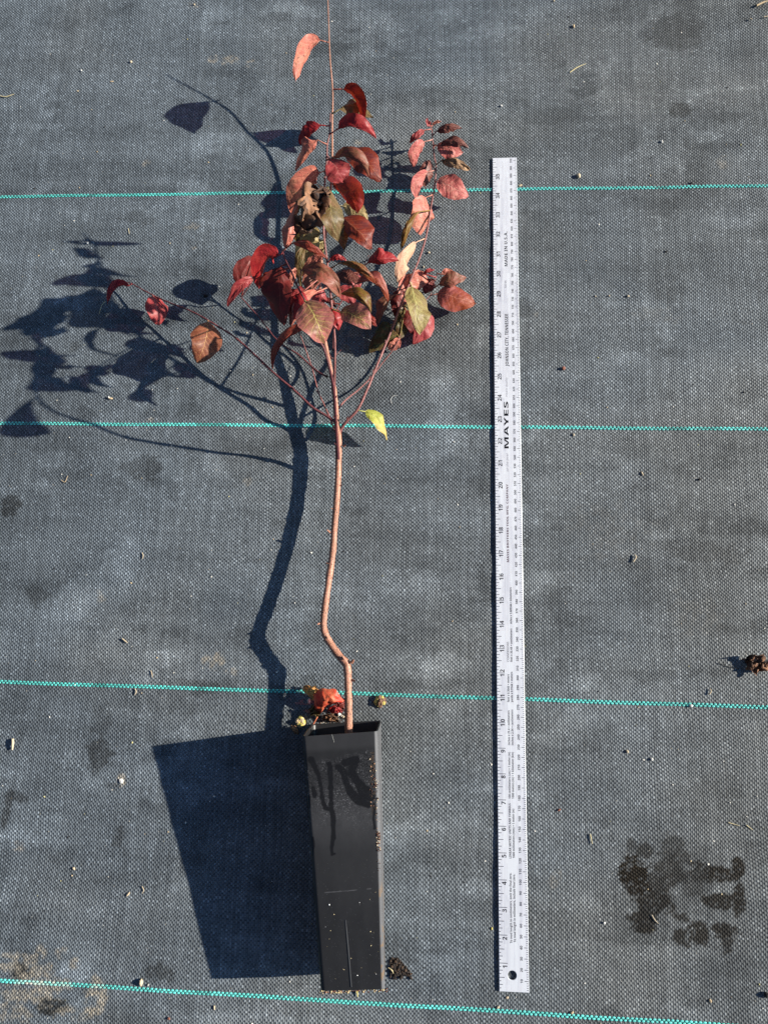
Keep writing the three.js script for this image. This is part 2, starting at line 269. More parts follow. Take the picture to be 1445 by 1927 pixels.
  for (let k = 0; k < M; k++) for (let i = 0; i < sr.length; i++) { const a = k * sr.length + i, b = k * sr.length + (i + 1) % sr.length; idx.push(a, b, a + sr.length, b, b + sr.length, a + sr.length); }
  const g = new THREE.BufferGeometry(); g.setAttribute('position', new THREE.Float32BufferAttribute(pos, 3)); g.setIndex(idx); g.computeVertexNormals();
  mesh(g, new THREE.MeshStandardMaterial({ color: new THREE.Color().setRGB(0.03, 0.018, 0.011), roughness: 1, side: THREE.DoubleSide }), 'soil', potGroup);
}

// ------------------------------------------------------------------ the ruler
{
  const L = 36.0, Wd = 1.14, TH = 0.03, top = 0.042;
  const ruler = new THREE.Group(); ruler.position.set(3.683 * IN, (top - TH) * IN, 11.919 * IN); ruler.rotation.y = -(-0.1015) ;
  // local axes: x across (left edge to right edge), -z along the scale
  const holeX = 0.50, holeZ = 0.585, holeR = 0.165;
  const outline = (x0, x1, z0, z1, r, hole) => {
    const s = new THREE.Shape(); s.moveTo(x0, z0); s.lineTo(x1, z0); s.lineTo(x1, z1); s.lineTo(x0, z1); s.closePath();
    if (hole) { const h = new THREE.Path(); h.absarc(holeX * IN, holeZ * IN, holeR * IN + r, 0, Math.PI * 2, true); s.holes.push(h); }
    return s;
  };
  const metal = new THREE.MeshStandardMaterial({ color: new THREE.Color().setRGB(0.78, 0.80, 0.83), metalness: 0.4, roughness: 0.42 });
  const e = 0.012 * IN;
  const body = new THREE.ExtrudeGeometry(outline(e, Wd * IN - e, e, L * IN - e, e, true), { depth: TH * IN - 2 * e, bevelEnabled: true, bevelThickness: e, bevelSize: e, bevelSegments: 2, curveSegments: 40 });
  body.rotateX(-Math.PI / 2); body.translate(0, e, 0);
  mesh(body, metal, 'blade', ruler);
  // printed faces: three sheets lying on the blade, print only
  const P = 160, PIECES = 3, span = L / PIECES;
  const draw = (k) => {
    const w = Math.round(span * P), h = Math.round(Wd * P), c = document.createElement('canvas'); c.width = w; c.height = h;
    const g = c.getContext('2d'), x = (inchAlong) => (inchAlong - k * span) * P, y = (inchAcross) => inchAcross * P;
    g.fillStyle = '#f3f5f7'; g.fillRect(0, 0, w, h);
    for (let i = 0; i < 220; i++) { const l = rr(60, 420); g.fillStyle = rnd() > 0.55 ? 'rgba(255,255,255,0.07)' : 'rgba(110,116,130,0.05)'; g.fillRect(rnd() * w - 60, rnd() * h, l, rr(3, 26)); }
    for (let i = 0; i < 26; i++) { g.strokeStyle = rnd() > 0.4 ? 'rgba(90,95,105,0.25)' : 'rgba(255,255,255,0.5)'; g.lineWidth = rr(0.8, 1.8); const sx = rnd() * w, sy = rnd() * h; g.beginPath(); g.moveTo(sx, sy); g.lineTo(sx + rr(-90, 90), sy + rr(-40, 40)); g.stroke(); }
    for (let i = 0; i < 1400; i++) { g.fillStyle = rnd() > 0.5 ? 'rgba(255,255,255,0.10)' : 'rgba(120,125,140,0.07)'; const l = rr(4, 40); g.fillRect(rnd() * w, rnd() * h, l, 1); }
    const INK = '#1b1a22', FINE = '#33323e';
    g.fillStyle = FINE;
    for (let n = 0; n <= 36 * 8; n++) { const t = n / 8, l = n % 8 === 0 ? 0.33 : n % 4 === 0 ? 0.21 : n % 2 === 0 ? 0.14 : 0.08; if (t > 0.05) g.fillRect(x(t) - 1.5, 0, 3.2, y(l)); }
    for (let n = 1; n <= 457; n++) { const t = n * 2 / 25.4, l = n % 5 === 0 ? 0.17 : 0.085; g.fillRect(x(t) - 1.5, y(Wd - l), 3.0, y(l)); }
    g.textBaseline = 'middle'; g.fillStyle = INK; g.textAlign = 'center'; g.font = `bold ${0.245 * P}px sans-serif`;
    for (let n = 1; n <= 35; n++) { const s = String(n); if (n < 10) g.fillText(s, x(n) - 0.115 * P, y(0.235)); else { g.textAlign = 'right'; g.fillText(s[0], x(n) - 0.02 * P, y(0.235)); g.textAlign = 'left'; g.fillText(s[1], x(n) + 0.02 * P, y(0.235)); g.textAlign = 'center'; } }
    g.font = `bold ${0.135 * P}px sans-serif`;
    for (let n = 10; n <= 910; n += 10) g.fillText(String(n), x(n / 25.4), y(Wd * 0.755));
    g.textAlign = 'left';
    const put = (str, from, to, across, size, style = '', ink = INK) => { g.fillStyle = ink; g.font = `${style} ${size * P}px sans-serif`; const m = g.measureText(str).width, want = (to - from) * P; g.save(); g.translate(x(from), y(across)); g.scale(want / m, 1); g.fillText(str, 0, 0); g.restore(); };
    const l1 = 0.415 * Wd, l2 = 0.535 * Wd, s = 0.125, grey = '#1f1e27';
    put('To read length in centimeters, omit the final zero.', 1.72, 4.28, l1, s, 'bold', grey); put('To read length in millimeters, include final zero.', 1.76, 4.24, l2, s, 'bold', grey);
    put('LINEAR METRIC UNITS AND SYMBOLS', 4.8, 6.88, l1, s, 'bold', grey); put('1000 millimeters (mm) = 1 meter (m)', 4.82, 6.68, l2, s, 'bold', grey);
    put('100 centimeters (cm) = 1 meter (m)', 7.05, 8.86, l1, s, 'bold', grey); put('1000 meters (m) = 1 kilometer (km)', 7.05, 8.86, l2, s, 'bold', grey);
    put('inches x 25.4 = millimeters', 9.12, 10.5, l1, s, 'bold', grey); put('inches x 2.54 = centimeters', 9.12, 10.54, l2, s, 'bold', grey);
    put('feet x 0.3048 = meters', 10.83, 11.96, l1, s, 'bold', grey); put('yards x 0.9144 = meters', 10.83, 12.06, l2, s, 'bold', grey);
    put('CONVERSIONS', 12.46, 13.29, l1, s * 0.95, '', grey); put('feet x 30.48 = centimeters', 12.46, 13.84, l2, s, 'bold', grey); put('miles x 1.609344 = kilometers', 14.02, 15.56, l2, s, 'bold', grey);
    put('MAYES BROTHERS TOOL MFG. COMPANY', 16.62, 20.05, 0.455 * Wd, 0.125, 'bold', '#3d1f2a');
    put('on the level', 20.6, 21.42, 0.47 * Wd, 0.13, 'italic', '#8a8790'); put('means quality', 24.02, 24.95, 0.47 * Wd, 0.13, 'italic', '#8a8790');
    put('MAYES', 21.6, 23.85, 0.45 * Wd, 0.27, 'bold', '#15151a');
    put('JOHNSON CITY, TENNESSEE', 25.5, 28.02, 0.50 * Wd, 0.20, 'bold'); put('10199', 29.28, 29.66, 0.48 * Wd, 0.12, '', '#4a4853'); put('MADE IN U.S.A.', 30.35, 32.15, 0.51 * Wd, 0.19, 'bold');
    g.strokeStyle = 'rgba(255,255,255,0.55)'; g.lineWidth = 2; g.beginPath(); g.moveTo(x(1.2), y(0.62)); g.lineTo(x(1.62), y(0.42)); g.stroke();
    const t = new THREE.CanvasTexture(c); t.colorSpace = THREE.SRGBColorSpace; t.magFilter = THREE.LinearFilter; t.anisotropy = 8; return t;
  };
  for (let k = 0; k < PIECES; k++) {
    const z0 = k * span * IN + (k ? 0 : 1.6 * e), z1 = (k + 1) * span * IN - (k === PIECES - 1 ? 1.6 * e : 0), g = new THREE.ShapeGeometry(outline(1.6 * e, Wd * IN - 1.6 * e, z0, z1, 1.6 * e, k === 0), 40), p = g.attributes.position, uv = g.attributes.uv;
    for (let i = 0; i < p.count; i++) uv.setXY(i, (p.getY(i) / IN - k * span) / span, 1 - p.getX(i) / IN / Wd);
    g.rotateX(-Math.PI / 2); g.translate(0, TH * IN + 0.00012, 0);
    mesh(g, new THREE.MeshStandardMaterial({ map: draw(k), metalness: 0.42, roughness: 0.36 }), numbered('printed_scale'), ruler);
  }
  add(ruler, 'ruler', 'long flat aluminium ruler with inch and millimetre scales lying right of the sapling', 'ruler');
}

// ------------------------------------------------------------------ the sapling
const bark = (r, g, b, r2, g2, b2) => {
  const H = new Float32Array(64 * 512);
  const t = tex(64, 512, (x, y) => {
    const X = x < 32 ? x : 64 - x, m = fbm(X * 0.16, y * 0.03, 4, 251), s = fbm(X * 0.5, y * 0.35, 3, 261), k = clamp(m * 2.6 - 0.85), len = noise2(X * 0.5, y * 0.9, 263) > 0.86 ? 1 : 0, scar = noise2(X * 0.18, y * 0.10, 265) > 0.88 ? 1 : 0;
    H[y * 64 + x] = 0.45 * s + 0.3 * fbm(X * 0.9, y * 0.12, 2, 267) + 0.25 * len - 0.3 * scar;
    const d = (s > 0.62 ? 0.72 : 1) * (0.84 + 0.3 * hash(x, y, 271)) * (scar ? 0.5 : 1);
    return [lerp(r, r2, k) * d + 26 * len, lerp(g, g2, k) * d + 22 * len, lerp(b, b2, k) * d + 16 * len].map((v) => clamp(v, 0, 255));
  });
  const bump = tex(64, 512, (x, y) => { const v = clamp(H[y * 64 + x]) * 255; return [v, v, v]; }, false);
  return new THREE.MeshPhysicalMaterial({ map: t, bumpMap: bump, bumpScale: 0.0005, roughness: 0.62 });
};
const barkTrunk = bark(140, 92, 68, 182, 130, 108), barkTwig = bark(104, 50, 48, 150, 98, 92), barkDark = bark(76, 28, 34, 112, 54, 54);

// leaf skins: blade colour, second colour towards tip or patches, vein colour (sRGB), how strong veins show
const veinAt = (u, s) => { const a = Math.abs(u), q = (s - a * 0.24 + 0.04 * a * a + 0.05 * (noise2(s * 5, u < 0 ? 1 : 9, 411) - 0.5) + 0.02 * (noise2(s * 14, a * 6, 412) - 0.5)) * (u < 0 ? 8.3 : 7.6), f = Math.abs(q - Math.round(q)); const side = 1 - step(0.02, 0.13, f + a * 0.03), mid = 1 - step(0.012, 0.05, a * (1 + s)); return [mid, side * (1 - a * 0.6) * step(0.02, 0.08, s)]; };
const leafBump = tex(128, 256, (x, y) => { const u = x / 64 - 1, s = y / 256, [m, v] = veinAt(u, s), a = Math.abs(u), q = (s - a * 0.24 + 0.04 * a * a + 0.05 * (noise2(s * 5, u < 0 ? 1 : 9, 411) - 0.5) + 0.02 * (noise2(s * 14, a * 6, 412) - 0.5)) * (u < 0 ? 8.3 : 7.6), f = Math.abs(q - Math.round(q)) * 2; const h = clamp(0.15 + 0.34 * Math.sqrt(f) * (0.4 + 0.6 * a) - 0.12 * m - 0.06 * v + 0.5 * fbm(x * 0.12, y * 0.12, 4, 281)) * 255; return [h, h, h]; }, false);
const skins = {};
function skin(name, A, B, V, k = 0.5, o = {}) {
  const s0 = Object.keys(skins).length * 13;
  const t = tex(128, 256, (x, y) => {
    const u = x / 64 - 1, s = y / 256, a = Math.abs(u), [m, v] = veinAt(u, s), n = fbm(x * 0.045 + s0, y * 0.035, 4, 291 + s0), f = fbm(x * 0.3, y * 0.3, 2, 301 + s0);
    let b = clamp((n - 0.36) * 2.4 + (o.tip ? (s - 0.55) * o.tip : 0) + (o.edge ? (a - 0.55) * o.edge : 0));
    const w = clamp(m * Math.min(1, k * 1.6) + v * k * (0.6 + 0.4 * f)), d = 0.86 + 0.28 * f;
    let c = [0, 1, 2].map((i) => lerp(lerp(A[i], B[i], b) * d, V[i], w));
    if (o.spots && noise2(x * 0.16, y * 0.16, 311 + s0) > 0.86) c = c.map((q) => q * 0.55);
    return c.map((q) => clamp(q, 0, 255));
  });
  skins[name] = new THREE.MeshPhysicalMaterial({ map: t, bumpMap: leafBump, bumpScale: o.bump ?? 0.0006, roughness: o.rough ?? 0.62, transmission: o.tr ?? 0.28, thickness: 0, side: THREE.DoubleSide, clearcoat: o.coat ?? 0.16, clearcoatRoughness: 0.36, specularIntensity: 0.5 });
}
skin('red', [140, 18, 22], [152, 40, 34], [176, 70, 60], 0.35, { coat: 0.3 });
skin('crimson', [141, 43, 46], [158, 67, 61], [185, 116, 103], 0.55);
skin('wine', [104, 28, 24], [88, 32, 24], [138, 66, 54], 0.4, { tr: 0.2 });
skin('pink', [181, 97, 82], [192, 122, 97], [203, 151, 126], 0.35, { spots: true });
skin('pinkvein', [170, 80, 75], [181, 110, 95], [195, 140, 123], 0.6, { bump: 0.0011 });
skin('palepeach', [195, 145, 117], [204, 161, 128], [211, 176, 147], 0.3);
skin('mauve', [136, 70, 54], [108, 70, 44], [164, 112, 84], 0.45);
skin('mauvetip', [146, 70, 62], [136, 54, 14], [184, 118, 96], 0.5, { tip: 1.6 });
skin('mauvevein', [127, 72, 48], [111, 59, 36], [176, 133, 81], 0.75, { bump: 0.0010 });
skin('veingreen', [156, 90, 82], [124, 86, 58], [186, 172, 92], 0.8, { bump: 0.0010, edge: -0.8 });
skin('olive', [90, 74, 35], [110, 79, 45], [153, 139, 86], 0.5, { bump: 0.0008 });
skin('oliveleaf', [135, 120, 67], [116, 94, 53], [175, 172, 104], 0.7, { bump: 0.0012 });
skin('gold', [118, 88, 20], [110, 58, 22], [170, 136, 50], 0.4, { tr: 0.4 });
skin('orange', [158, 40, 5], [138, 20, 9], [184, 75, 29], 0.45, { tr: 0.5 });
skin('orangewine', [136, 44, 11], [102, 30, 23], [173, 108, 78], 0.6, { tr: 0.42 });
skin('oliveorange', [113, 79, 32], [144, 54, 7], [151, 97, 43], 0.4, { tr: 0.4, tip: 2 });
skin('rust', [127, 44, 28], [136, 61, 40], [156, 86, 66], 0.3);
skin('brownred', [96, 46, 38], [112, 66, 52], [150, 90, 76], 0.55, { tr: 0.15, bump: 0.0012 });
skin('straw', [176, 156, 107], [160, 133, 84], [193, 181, 140], 0.4, { spots: true, bump: 0.001 });
skin('dry', [150, 118, 86], [112, 84, 62], [180, 146, 110], 0.4, { tr: 0.1, bump: 0.0014, coat: 0 });
skin('dead', [136, 98, 72], [34, 22, 18], [150, 116, 88], 0.2, { tr: 0.05, bump: 0.0016, coat: 0 });
skin('yellowgreen', [158, 160, 62], [178, 150, 84], [206, 204, 128], 0.5, { tip: 0.9 });
skin('olivedark', [74, 66, 26], [92, 52, 22], [130, 116, 52], 0.5, { tr: 0.3 });
skin('salmon', [206, 104, 70], [196, 50, 34], [222, 150, 110], 0.3, { tr: 0.3 });
skin('tanleaf', [190, 142, 84], [168, 116, 66], [206, 164, 108], 0.4, { tr: 0.15, coat: 0 });

// one leaf: petiole from a, blade from b over m to t; w half widths in inches, an lift angles of the two halves (degrees, + towards the viewer)
function leafGeometry(o, origin) {
  const P0 = at(...o.b), P1 = at(...o.m), P2 = at(...o.t), C = P1.clone().multiplyScalar(2).addScaledVector(P0, -0.5).addScaledVector(P2, -0.5);
  const NU = 12, NV = 24, pos = [], uv = [], idx = [], id = o.id, cr = (o.crumple ?? 0.028) * IN;
  const len = P0.distanceTo(P1) + P1.distanceTo(P2);
  const Nref = CAM.clone().sub(P1).normalize();
  const R0 = new THREE.Vector3().crossVectors(P2.clone().sub(P0).normalize(), Nref).normalize(), lean = (o.roll ?? 24) * clamp(R0.dot(SUN) * 1.15, -1, 1);
  const an = [o.an[0] + lean, o.an[1] - lean], wd = [0, 1].map((i) => o.w[i] * 1.08 * Math.min(1.7, Math.cos(o.an[i] * Math.PI / 180) / Math.max(0.2, Math.cos(an[i] * Math.PI / 180))));
  for (let j = 0; j <= NV; j++) {
    const s = j / NV, q = 1 - s, mid = P0.clone().multiplyScalar(q * q).addScaledVector(C, 2 * q * s).addScaledVector(P2, s * s);
    const T = C.clone().sub(P0).multiplyScalar(2 * q).addScaledVector(P2.clone().sub(C), 2 * s).normalize();
    const right = new THREE.Vector3().crossVectors(T, Nref).normalize(), Nn = new THREE.Vector3().crossVectors(right, T).normalize();
    let f = Math.pow(Math.max(0, Math.sin(Math.PI * Math.pow(s, 0.86))), 0.64) * (1 - 0.10 * s * s * s);
    if (o.round) f = Math.pow(Math.max(0, Math.sin(Math.PI * s)), 0.62);
    for (let i = 0; i <= NU; i++) {
      const u = i / NU * 2 - 1, a = Math.abs(u), sd = u < 0 ? 0 : 1, th = (an[sd] + (o.tw ?? 0) * (sd ? 1 : -1) * s) * Math.PI / 180, W = wd[sd] * IN * f * (1 + 0.03 * (noise2(s * 22, sd * 9 + id, 321) - 0.5));
      const dir = right.clone().multiplyScalar((u < 0 ? -1 : 1) * Math.cos(th)).addScaledVector(Nn, Math.sin(th)), up = new THREE.Vector3().crossVectors(dir, T).multiplyScalar(u < 0 ? 1 : -1).negate();
      const p = mid.clone().addScaledVector(dir, a * W);
      const q8 = (s - a * 0.24 + 0.05 * (noise2(s * 6 + id, sd * 5, 371) - 0.5)) * 8.5, rip = Math.abs(Math.sin(q8 * Math.PI)) * a * (1.15 - a) * 0.026 * IN * (f > 0.05 ? 1 : 0);
      p.addScaledVector(up, rip - (o.cup ?? 0.10) * a * a * W + 0.34 * W * a * a * (noise2(s * 4.5 + id * 3, sd * 7 + id, 331) - 0.5) * 2);
      if (cr) p.add(new THREE.Vector3(noise2(s * 7 + id, u * 3, 341) - 0.5, noise2(s * 8, u * 4 + id, 351) - 0.5, noise2(s * 7, u * 3 + id, 361) - 0.5).multiplyScalar(2 * cr)).add(new THREE.Vector3(noise2(s * 19 + id, u * 8, 342) - 0.5, noise2(s * 18, u * 9 + id, 352) - 0.5, 0).multiplyScalar(0.8 * cr));
      pos.push(p.x - origin.x, p.y - origin.y, p.z - origin.z); uv.push(i / NU, s);
    }
  }
  for (let j = 0; j < NV; j++) for (let i = 0; i < NU; i++) { const a = j * (NU + 1) + i; idx.push(a, a + 1, a + NU + 1, a + 1, a + NU + 2, a + NU + 1); }
  const g = new THREE.BufferGeometry(); g.setAttribute('position', new THREE.Float32BufferAttribute(pos, 3)); g.setAttribute('uv', new THREE.Float32BufferAttribute(uv, 2)); g.setIndex(idx); g.computeVertexNormals();
  if (!o.a) return g;
  const A = at(...o.a), B = P0, mid = A.clone().lerp(B, 0.5).addScaledVector(Nref, 0.12 * A.distanceTo(B));
  const pet = tube([A, mid, B, P0.clone().lerp(P1, 0.25)].map((p, i) => [p.clone().sub(origin), [0.034, 0.026, 0.026, 0.016][i] * IN]), 6, 4);
  const pu = pet.attributes.uv; for (let i = 0; i < pu.count; i++) pu.setXY(i, 0.5, 0.1);
  return mergeGeometries([g, pet]);
}
const sapling = new THREE.Group();
const S0 = at(656, 1376, 1.35); sapling.position.copy(S0);
add(sapling, 'sapling', 'young bare stemmed tree with red leaves lying with its roots in the pot', 'sapling');
const px = (list, r0, r1) => list.map((p, i) => [at(...p), 0.84 * lerp(r0, r1, i / (list.length - 1)) * IN]);
function stem(name, list, r0, r1, mat, sides = 9) {
  const pts = px(list, r0, r1), o = pts[0][0].clone();
  const geos = [tube(pts.map(([p, r]) => [p.clone().sub(o), r]), sides, 6, 0.22)];
  // buds and old leaf scars along the stem
  const cur = new THREE.CatmullRomCurve3(pts.map((p) => p[0].clone().sub(o)), false, 'centripetal'), len = cur.getLength();
  for (let d = 0.02; d < len - 0.01; d += rr(0.022, 0.045)) {
    const f = d / len, k = f * (pts.length - 1), r = lerp(r0, r1, f) * IN, p = cur.getPointAt(f), t = cur.getTangentAt(f), side = new THREE.Vector3(rr(-1, 1), rr(-0.2, 1), rr(-1, 1)).cross(t).normalize();
    const c = p.clone().addScaledVector(side, r * 0.85), e = c.clone().addScaledVector(side, r * 0.55 + 0.0004).addScaledVector(t, 0.0022);
    geos.push(tube([[c.clone().addScaledVector(t, -0.0012), 0.0002], [c, Math.min(r * 0.5, 0.0013)], [e, 0.0004]], 5, 2));
  }
  const m = mesh(mergeGeometries(geos), mat, name, sapling); m.position.copy(o).sub(S0); m.userData.o = o; delete m.userData.o; m.o = o; return m;
}
const trunkMesh = (() => {
  const low = px([[656, 1384, 1.30], [656, 1372, 1.40], [656, 1330, 1.4], [655, 1290, 1.38], [654, 1262, 1.36], [651, 1248, 1.34], [640, 1236, 1.32], [625, 1216, 1.32], [614, 1198, 1.32], [609, 1180, 1.3], [612, 1140, 1.2], [619, 1090, 1.1], [626, 1040, 1.0], [629, 1000, .92], [633, 950, .82], [636, 900, .78], [637, 857, .76], [637, 822, .78], [634, 795, .82], [629, 735, .92], [619, 680, .96], [611, 640, 1.0], [604, 564, 1.0], [602, 530, 1.0], [609, 460, 1.05], [618, 410, 1.12], [623, 345, 1.16], [625, 296, 1.2], [625, 230, 1.45], [626, 175, 1.9], [621, 110, 2.35], [619, 60, 2.85], [617, 0, 3.5], [616, -34, 3.85]], 1, 1);
  const rad = [.17, .17, .17, .175, .185, .195, .175, .165, .165, .165, .16, .155, .155, .15, .15, .15, .155, .16, .145, .125, .115, .10, .085, .08, .07, .065, .06, .056, .05, .045, .038, .032, .026, .022];
  const o = low[0][0].clone(), geos = [tube(low.map(([p], i) => [p.clone().sub(o), 0.88 * rad[i] * IN]), 14, 6, 0.16)];
  for (const [x, y, h, dx, dy, r] of [[661, 1247, 1.45, 5, -6, .07], [663, 1280, 1.42, 5, 1, .05], [603, 1173, 1.32, -6, 2, .05], [614, 1199, 1.48, 2, 2, .045], [646, 840, .86, 5, -3, .05], [622, 1003, .95, -7, -6, .05], [648, 1240, 1.5, -4, -6, .06], [639, 915, .82, 5, -3, .03], [614, 1060, 1.1, 12, 2, .03], [628, 960, .86, -5, -4, .03]]) {
    const a = at(x, y, h), b = at(x + dx, y + dy, h + 0.08); geos.push(tube([[a.clone().sub(o), r * IN], [a.clone().lerp(b, 0.6).sub(o), r * 0.9 * IN], [b.sub(o), r * 0.35 * IN]], 7, 3, 0.3));
  }
  const m = mesh(mergeGeometries(geos), barkTrunk, 'trunk', sapling); m.position.copy(o).sub(S0); m.o = o; return m;
})();
const ST = {
  L: trunkMesh,
  H: stem('branch', [[629, 742, .92], [629, 712, 1.5], [630, 680, 2.1], [630, 640, 2.7], [624, 577, 3.4], [620, 530, 3.9], [614, 480, 4.3], [609, 437, 4.6], [610, 395, 4.8], [611, 350, 5.0], [615, 296, 5.2], [616, 272, 5.3], [620, 253, 5.4], [621, 233, 5.55], [622, 213, 5.7]], .075, .026, barkTwig),
  F: stem('branch', [[637, 866, .80], [635, 840, 1.25], [633, 815, 1.8], [632, 790, 2.5], [628, 735, 3.8], [622, 700, 4.5], [609, 655, 5.1], [600, 640, 5.3], [585, 600, 5.8], [574, 566, 6.0], [558, 535, 5.95], [548, 510, 5.85], [540, 495, 5.7], [531, 473, 5.5]], .085, .03, barkDark),
  B: stem('branch', [[634, 796, .8], [615, 783, .85], [590, 768, .95], [557, 737, 1.0], [520, 706, 1.1], [485, 673, 1.2], [440, 633, 1.2], [415, 617, 1.15], [392, 603, 1.1], [363, 587, 1.0], [311, 566, .8], [270, 546, .55], [249, 534, .45], [243, 531, .42]], .075, .026, barkDark),
  N: stem('branch', [[616, 709, .8], [600, 701, .45], [580, 684, .2], [560, 666, .17], [540, 654, .15], [518, 636, .15], [503, 617, .2], [486, 595, .3], [466, 573, .42], [448, 552, .5], [434, 532, .55]], .055, .026, barkDark),
  T: stem('branch', [[632, 815, .6], [622, 790, .3], [610, 762, .16], [600, 740, .12], [587, 692, .16], [576, 660, .25], [566, 632, .4], [557, 606, .6]], .05, .026, barkTwig),
  R: stem('branch', [[638, 818, .78], [643, 806, .85], [652, 793, 1.0], [672, 772, 1.16], [690, 735, 1.25], [713, 678, 1.25], [736, 623, 1.12], [753, 577, 1.0], [771, 531, .95], [790, 483, .9], [802, 443, .82], [811, 388, .8], [818, 347, .84], [820, 311, .85], [817, 294, .84], [813.5, 256, .82], [812, 240, .8], [810, 228, .8]], .085, .024, barkTwig),
  K: stem('branch', [[637, 768, .78], [650, 753, .5], [675, 733, .22], [700, 708, .15], [722, 680, .2], [735, 664, .26], [748, 643, .4], [754, 626, .5]], .05, .028, barkTwig),
  D: stem('branch', [[757, 567, .98], [785, 574, .7], [809, 556, .62], [818, 531, .62], [823, 512, .62]], .03, .018, barkTwig, 7),
  C: stem('branch', [[627, 660, 2.4], [629, 610, 2.0], [635, 581, 1.9], [655, 548, 2.0], [676, 513, 2.1], [685, 498, 2.15], [694, 480, 2.2]], .045, .022, barkDark, 7),
  E: stem('branch', [[613, 655, 1.05], [627, 675, .98], [633, 668, 1.0], [642, 658, 1.05]], .022, .014, barkTwig, 6),
};
let leafId = 0;
function leaf(s, a, b, m, t, w, an, mat, o = {}) {
  const par = ST[s], org = at(...b), g = leafGeometry({ a, b, m, t, w, an, id: ++leafId, ...o }, org);
  const q = mesh(g, skins[mat], numbered('leaf'), par); q.position.copy(org).sub(par.o);
  if (o.label) q.userData.label = o.label; return q;
}
// leaves of the leader
leaf('L', [619, 80, 2.55], [602, 76, 2.7], [577, 100, 2.7], [556, 154, 2.4], [.2, .5], [-60, 12], 'pink');
leaf('L', [627, 168, 1.95], [646, 168, 2.0], [670, 185, 2.0], [685, 228, 1.5], [.44, .34], [-15, -30], 'orange', { roll: -34 });
leaf('L', [625, 214, 1.6], [639, 206, 1.7], [667, 198, 1.6], [702, 222, 1.2], [.3, .48], [-60, 10], 'olive');
leaf('L', [625, 296, 1.2], [652, 286, 1.6], [690, 306, 2.2], [717, 342, 1.8], [.55, .5], [-20, -5], 'orangewine');
leaf('L', [623, 341, 1.2], [625, 346, 1.5], [656, 366, 2.1], [673, 401, 1.7], [.72, .34], [-25, 10], 'orange', { roll: -34, cup: .25 });
leaf('L', [618, 404, 1.1], [643, 410, 1.5], [676, 436, 2.0], [699, 469, 1.5], [.66, .42], [-12, -10], 'orangewine');
leaf('L', [620, 385, 1.1], [645, 388, 1.3], [672, 396, 1.3], [692, 420, 1.0], [.35, .4], [15, -20], 'straw');
// leaves of the high inner branch
leaf('H', [620, 253, 5.4], [637, 242, 5.5], [670, 237, 5.8], [707, 260, 5.2], [.44, .1], [12, -40], 'red');
leaf('H', [620, 237, 5.5], [603, 236, 5.6], [584, 253, 5.4], [565, 273, 4.9], [.06, .42], [-40, -12], 'red');
leaf('H', [616, 272, 5.3], [597, 264, 5.4], [579, 284, 5.3], [556, 321, 4.5], [.22, .5], [-35, -42], 'pink', { roll: 0 });
leaf('H', [616, 294, 5.2], [623, 300, 5.4], [637, 322, 5.6], [645, 343, 5.2], [.46, .44], [-6, 14], 'crimson', { roll: 8, round: true });
leaf('H', [617, 300, 5.2], [630, 297, 5.4], [670, 297, 5.8], [695, 336, 5.1], [.34, .2], [15, -60], 'mauve');
leaf('H', [611, 322, 5.05], [601, 325, 5.2], [574, 350, 5.0], [548, 402, 4.0], [.34, .6], [-35, 22], 'pink');
leaf('H', [610, 356, 5.0], [617, 352, 5.3], [624, 398, 5.6], [636, 454, 4.9], [.5, .5], [-18, 8], 'olive', { roll: 10 });
leaf('H', [611, 352, 5.0], [612, 360, 5.6], [588, 394, 6.1], [560, 436, 5.6], [.62, .6], [25, 20], 'dead', { roll: 10, crumple: .34, label: 'shrivelled dead brown leaf, crumpled' });
leaf('H', [610, 380, 4.9], [575, 372, 5.1], [562, 386, 5.1], [553, 406, 4.8], [.2, .2], [-20, -30], 'olive');
leaf('H', [609, 437, 4.6], [604, 440, 4.5], [575, 447, 4.3], [557, 486, 3.6], [.5, .35], [10, -30], 'straw', { label: 'pale straw coloured withered leaf' });
leaf('H', [609, 455, 4.5], [607, 452, 4.4], [590, 470, 4.2], [572, 494, 3.6], [.38, .35], [10, 15], 'straw');
leaf('H', [608, 455, 4.5], [574, 464, 4.7], [565, 495, 4.8], [567, 542, 4.1], [.16, .26], [20, -30], 'olive');
leaf('H', [616, 500, 4.15], [590, 510, 3.9], [587, 530, 3.8], [585, 552, 3.5], [.34, .36], [0, 0], 'mauve');
leaf('H', [617, 541, 3.8], [597, 549, 4.4], [571, 570, 5.0], [549, 614, 4.3], [.16, .3], [-40, -20], 'pink', { roll: 0 });
leaf('H', [619, 507, 4.1], [640, 495, 4.6], [676, 500, 4.9], [711, 538, 4.1], [.1, .34], [-40, -45], 'oliveorange');
leaf('H', [617, 494, 4.2], [621, 490, 4.3], [637, 485, 4.4], [652, 492, 4.2], [.14, .08], [0, -20], 'red');
leaf('H', [624, 563, 3.6], [641, 553, 4.0], [677, 557, 4.6], [698, 590, 4.0], [.32, .22], [-20, -40], 'gold');
leaf('H', [626, 582, 3.4], [641, 588, 3.8], [669, 594, 4.7], [698, 619, 4.6], [.5, .38], [-4, 8], 'veingreen', { label: 'mauve leaf with bright green veins' });
leaf('H', [625, 580, 3.4], [621, 580, 3.4], [634, 600, 3.4], [637, 622, 3.1], [.3, .3], [-10, -30], 'red');
leaf('H', [628, 600, 3.1], [577, 617, 3.3], [532, 640, 3.3], [513, 693, 2.6], [.12, .42], [25, -48], 'rust', { roll: 0 });
leaf('H', [614, 480, 4.3], [606, 484, 4.3], [590, 490, 4.2], [573, 505, 3.9], [.2, .18], [15, 10], 'pink');
leaf('H', [618, 510, 4.0], [575, 545, 4.6], [558, 560, 4.5], [545, 581, 4.2], [.34, .3], [30, 10], 'crimson');
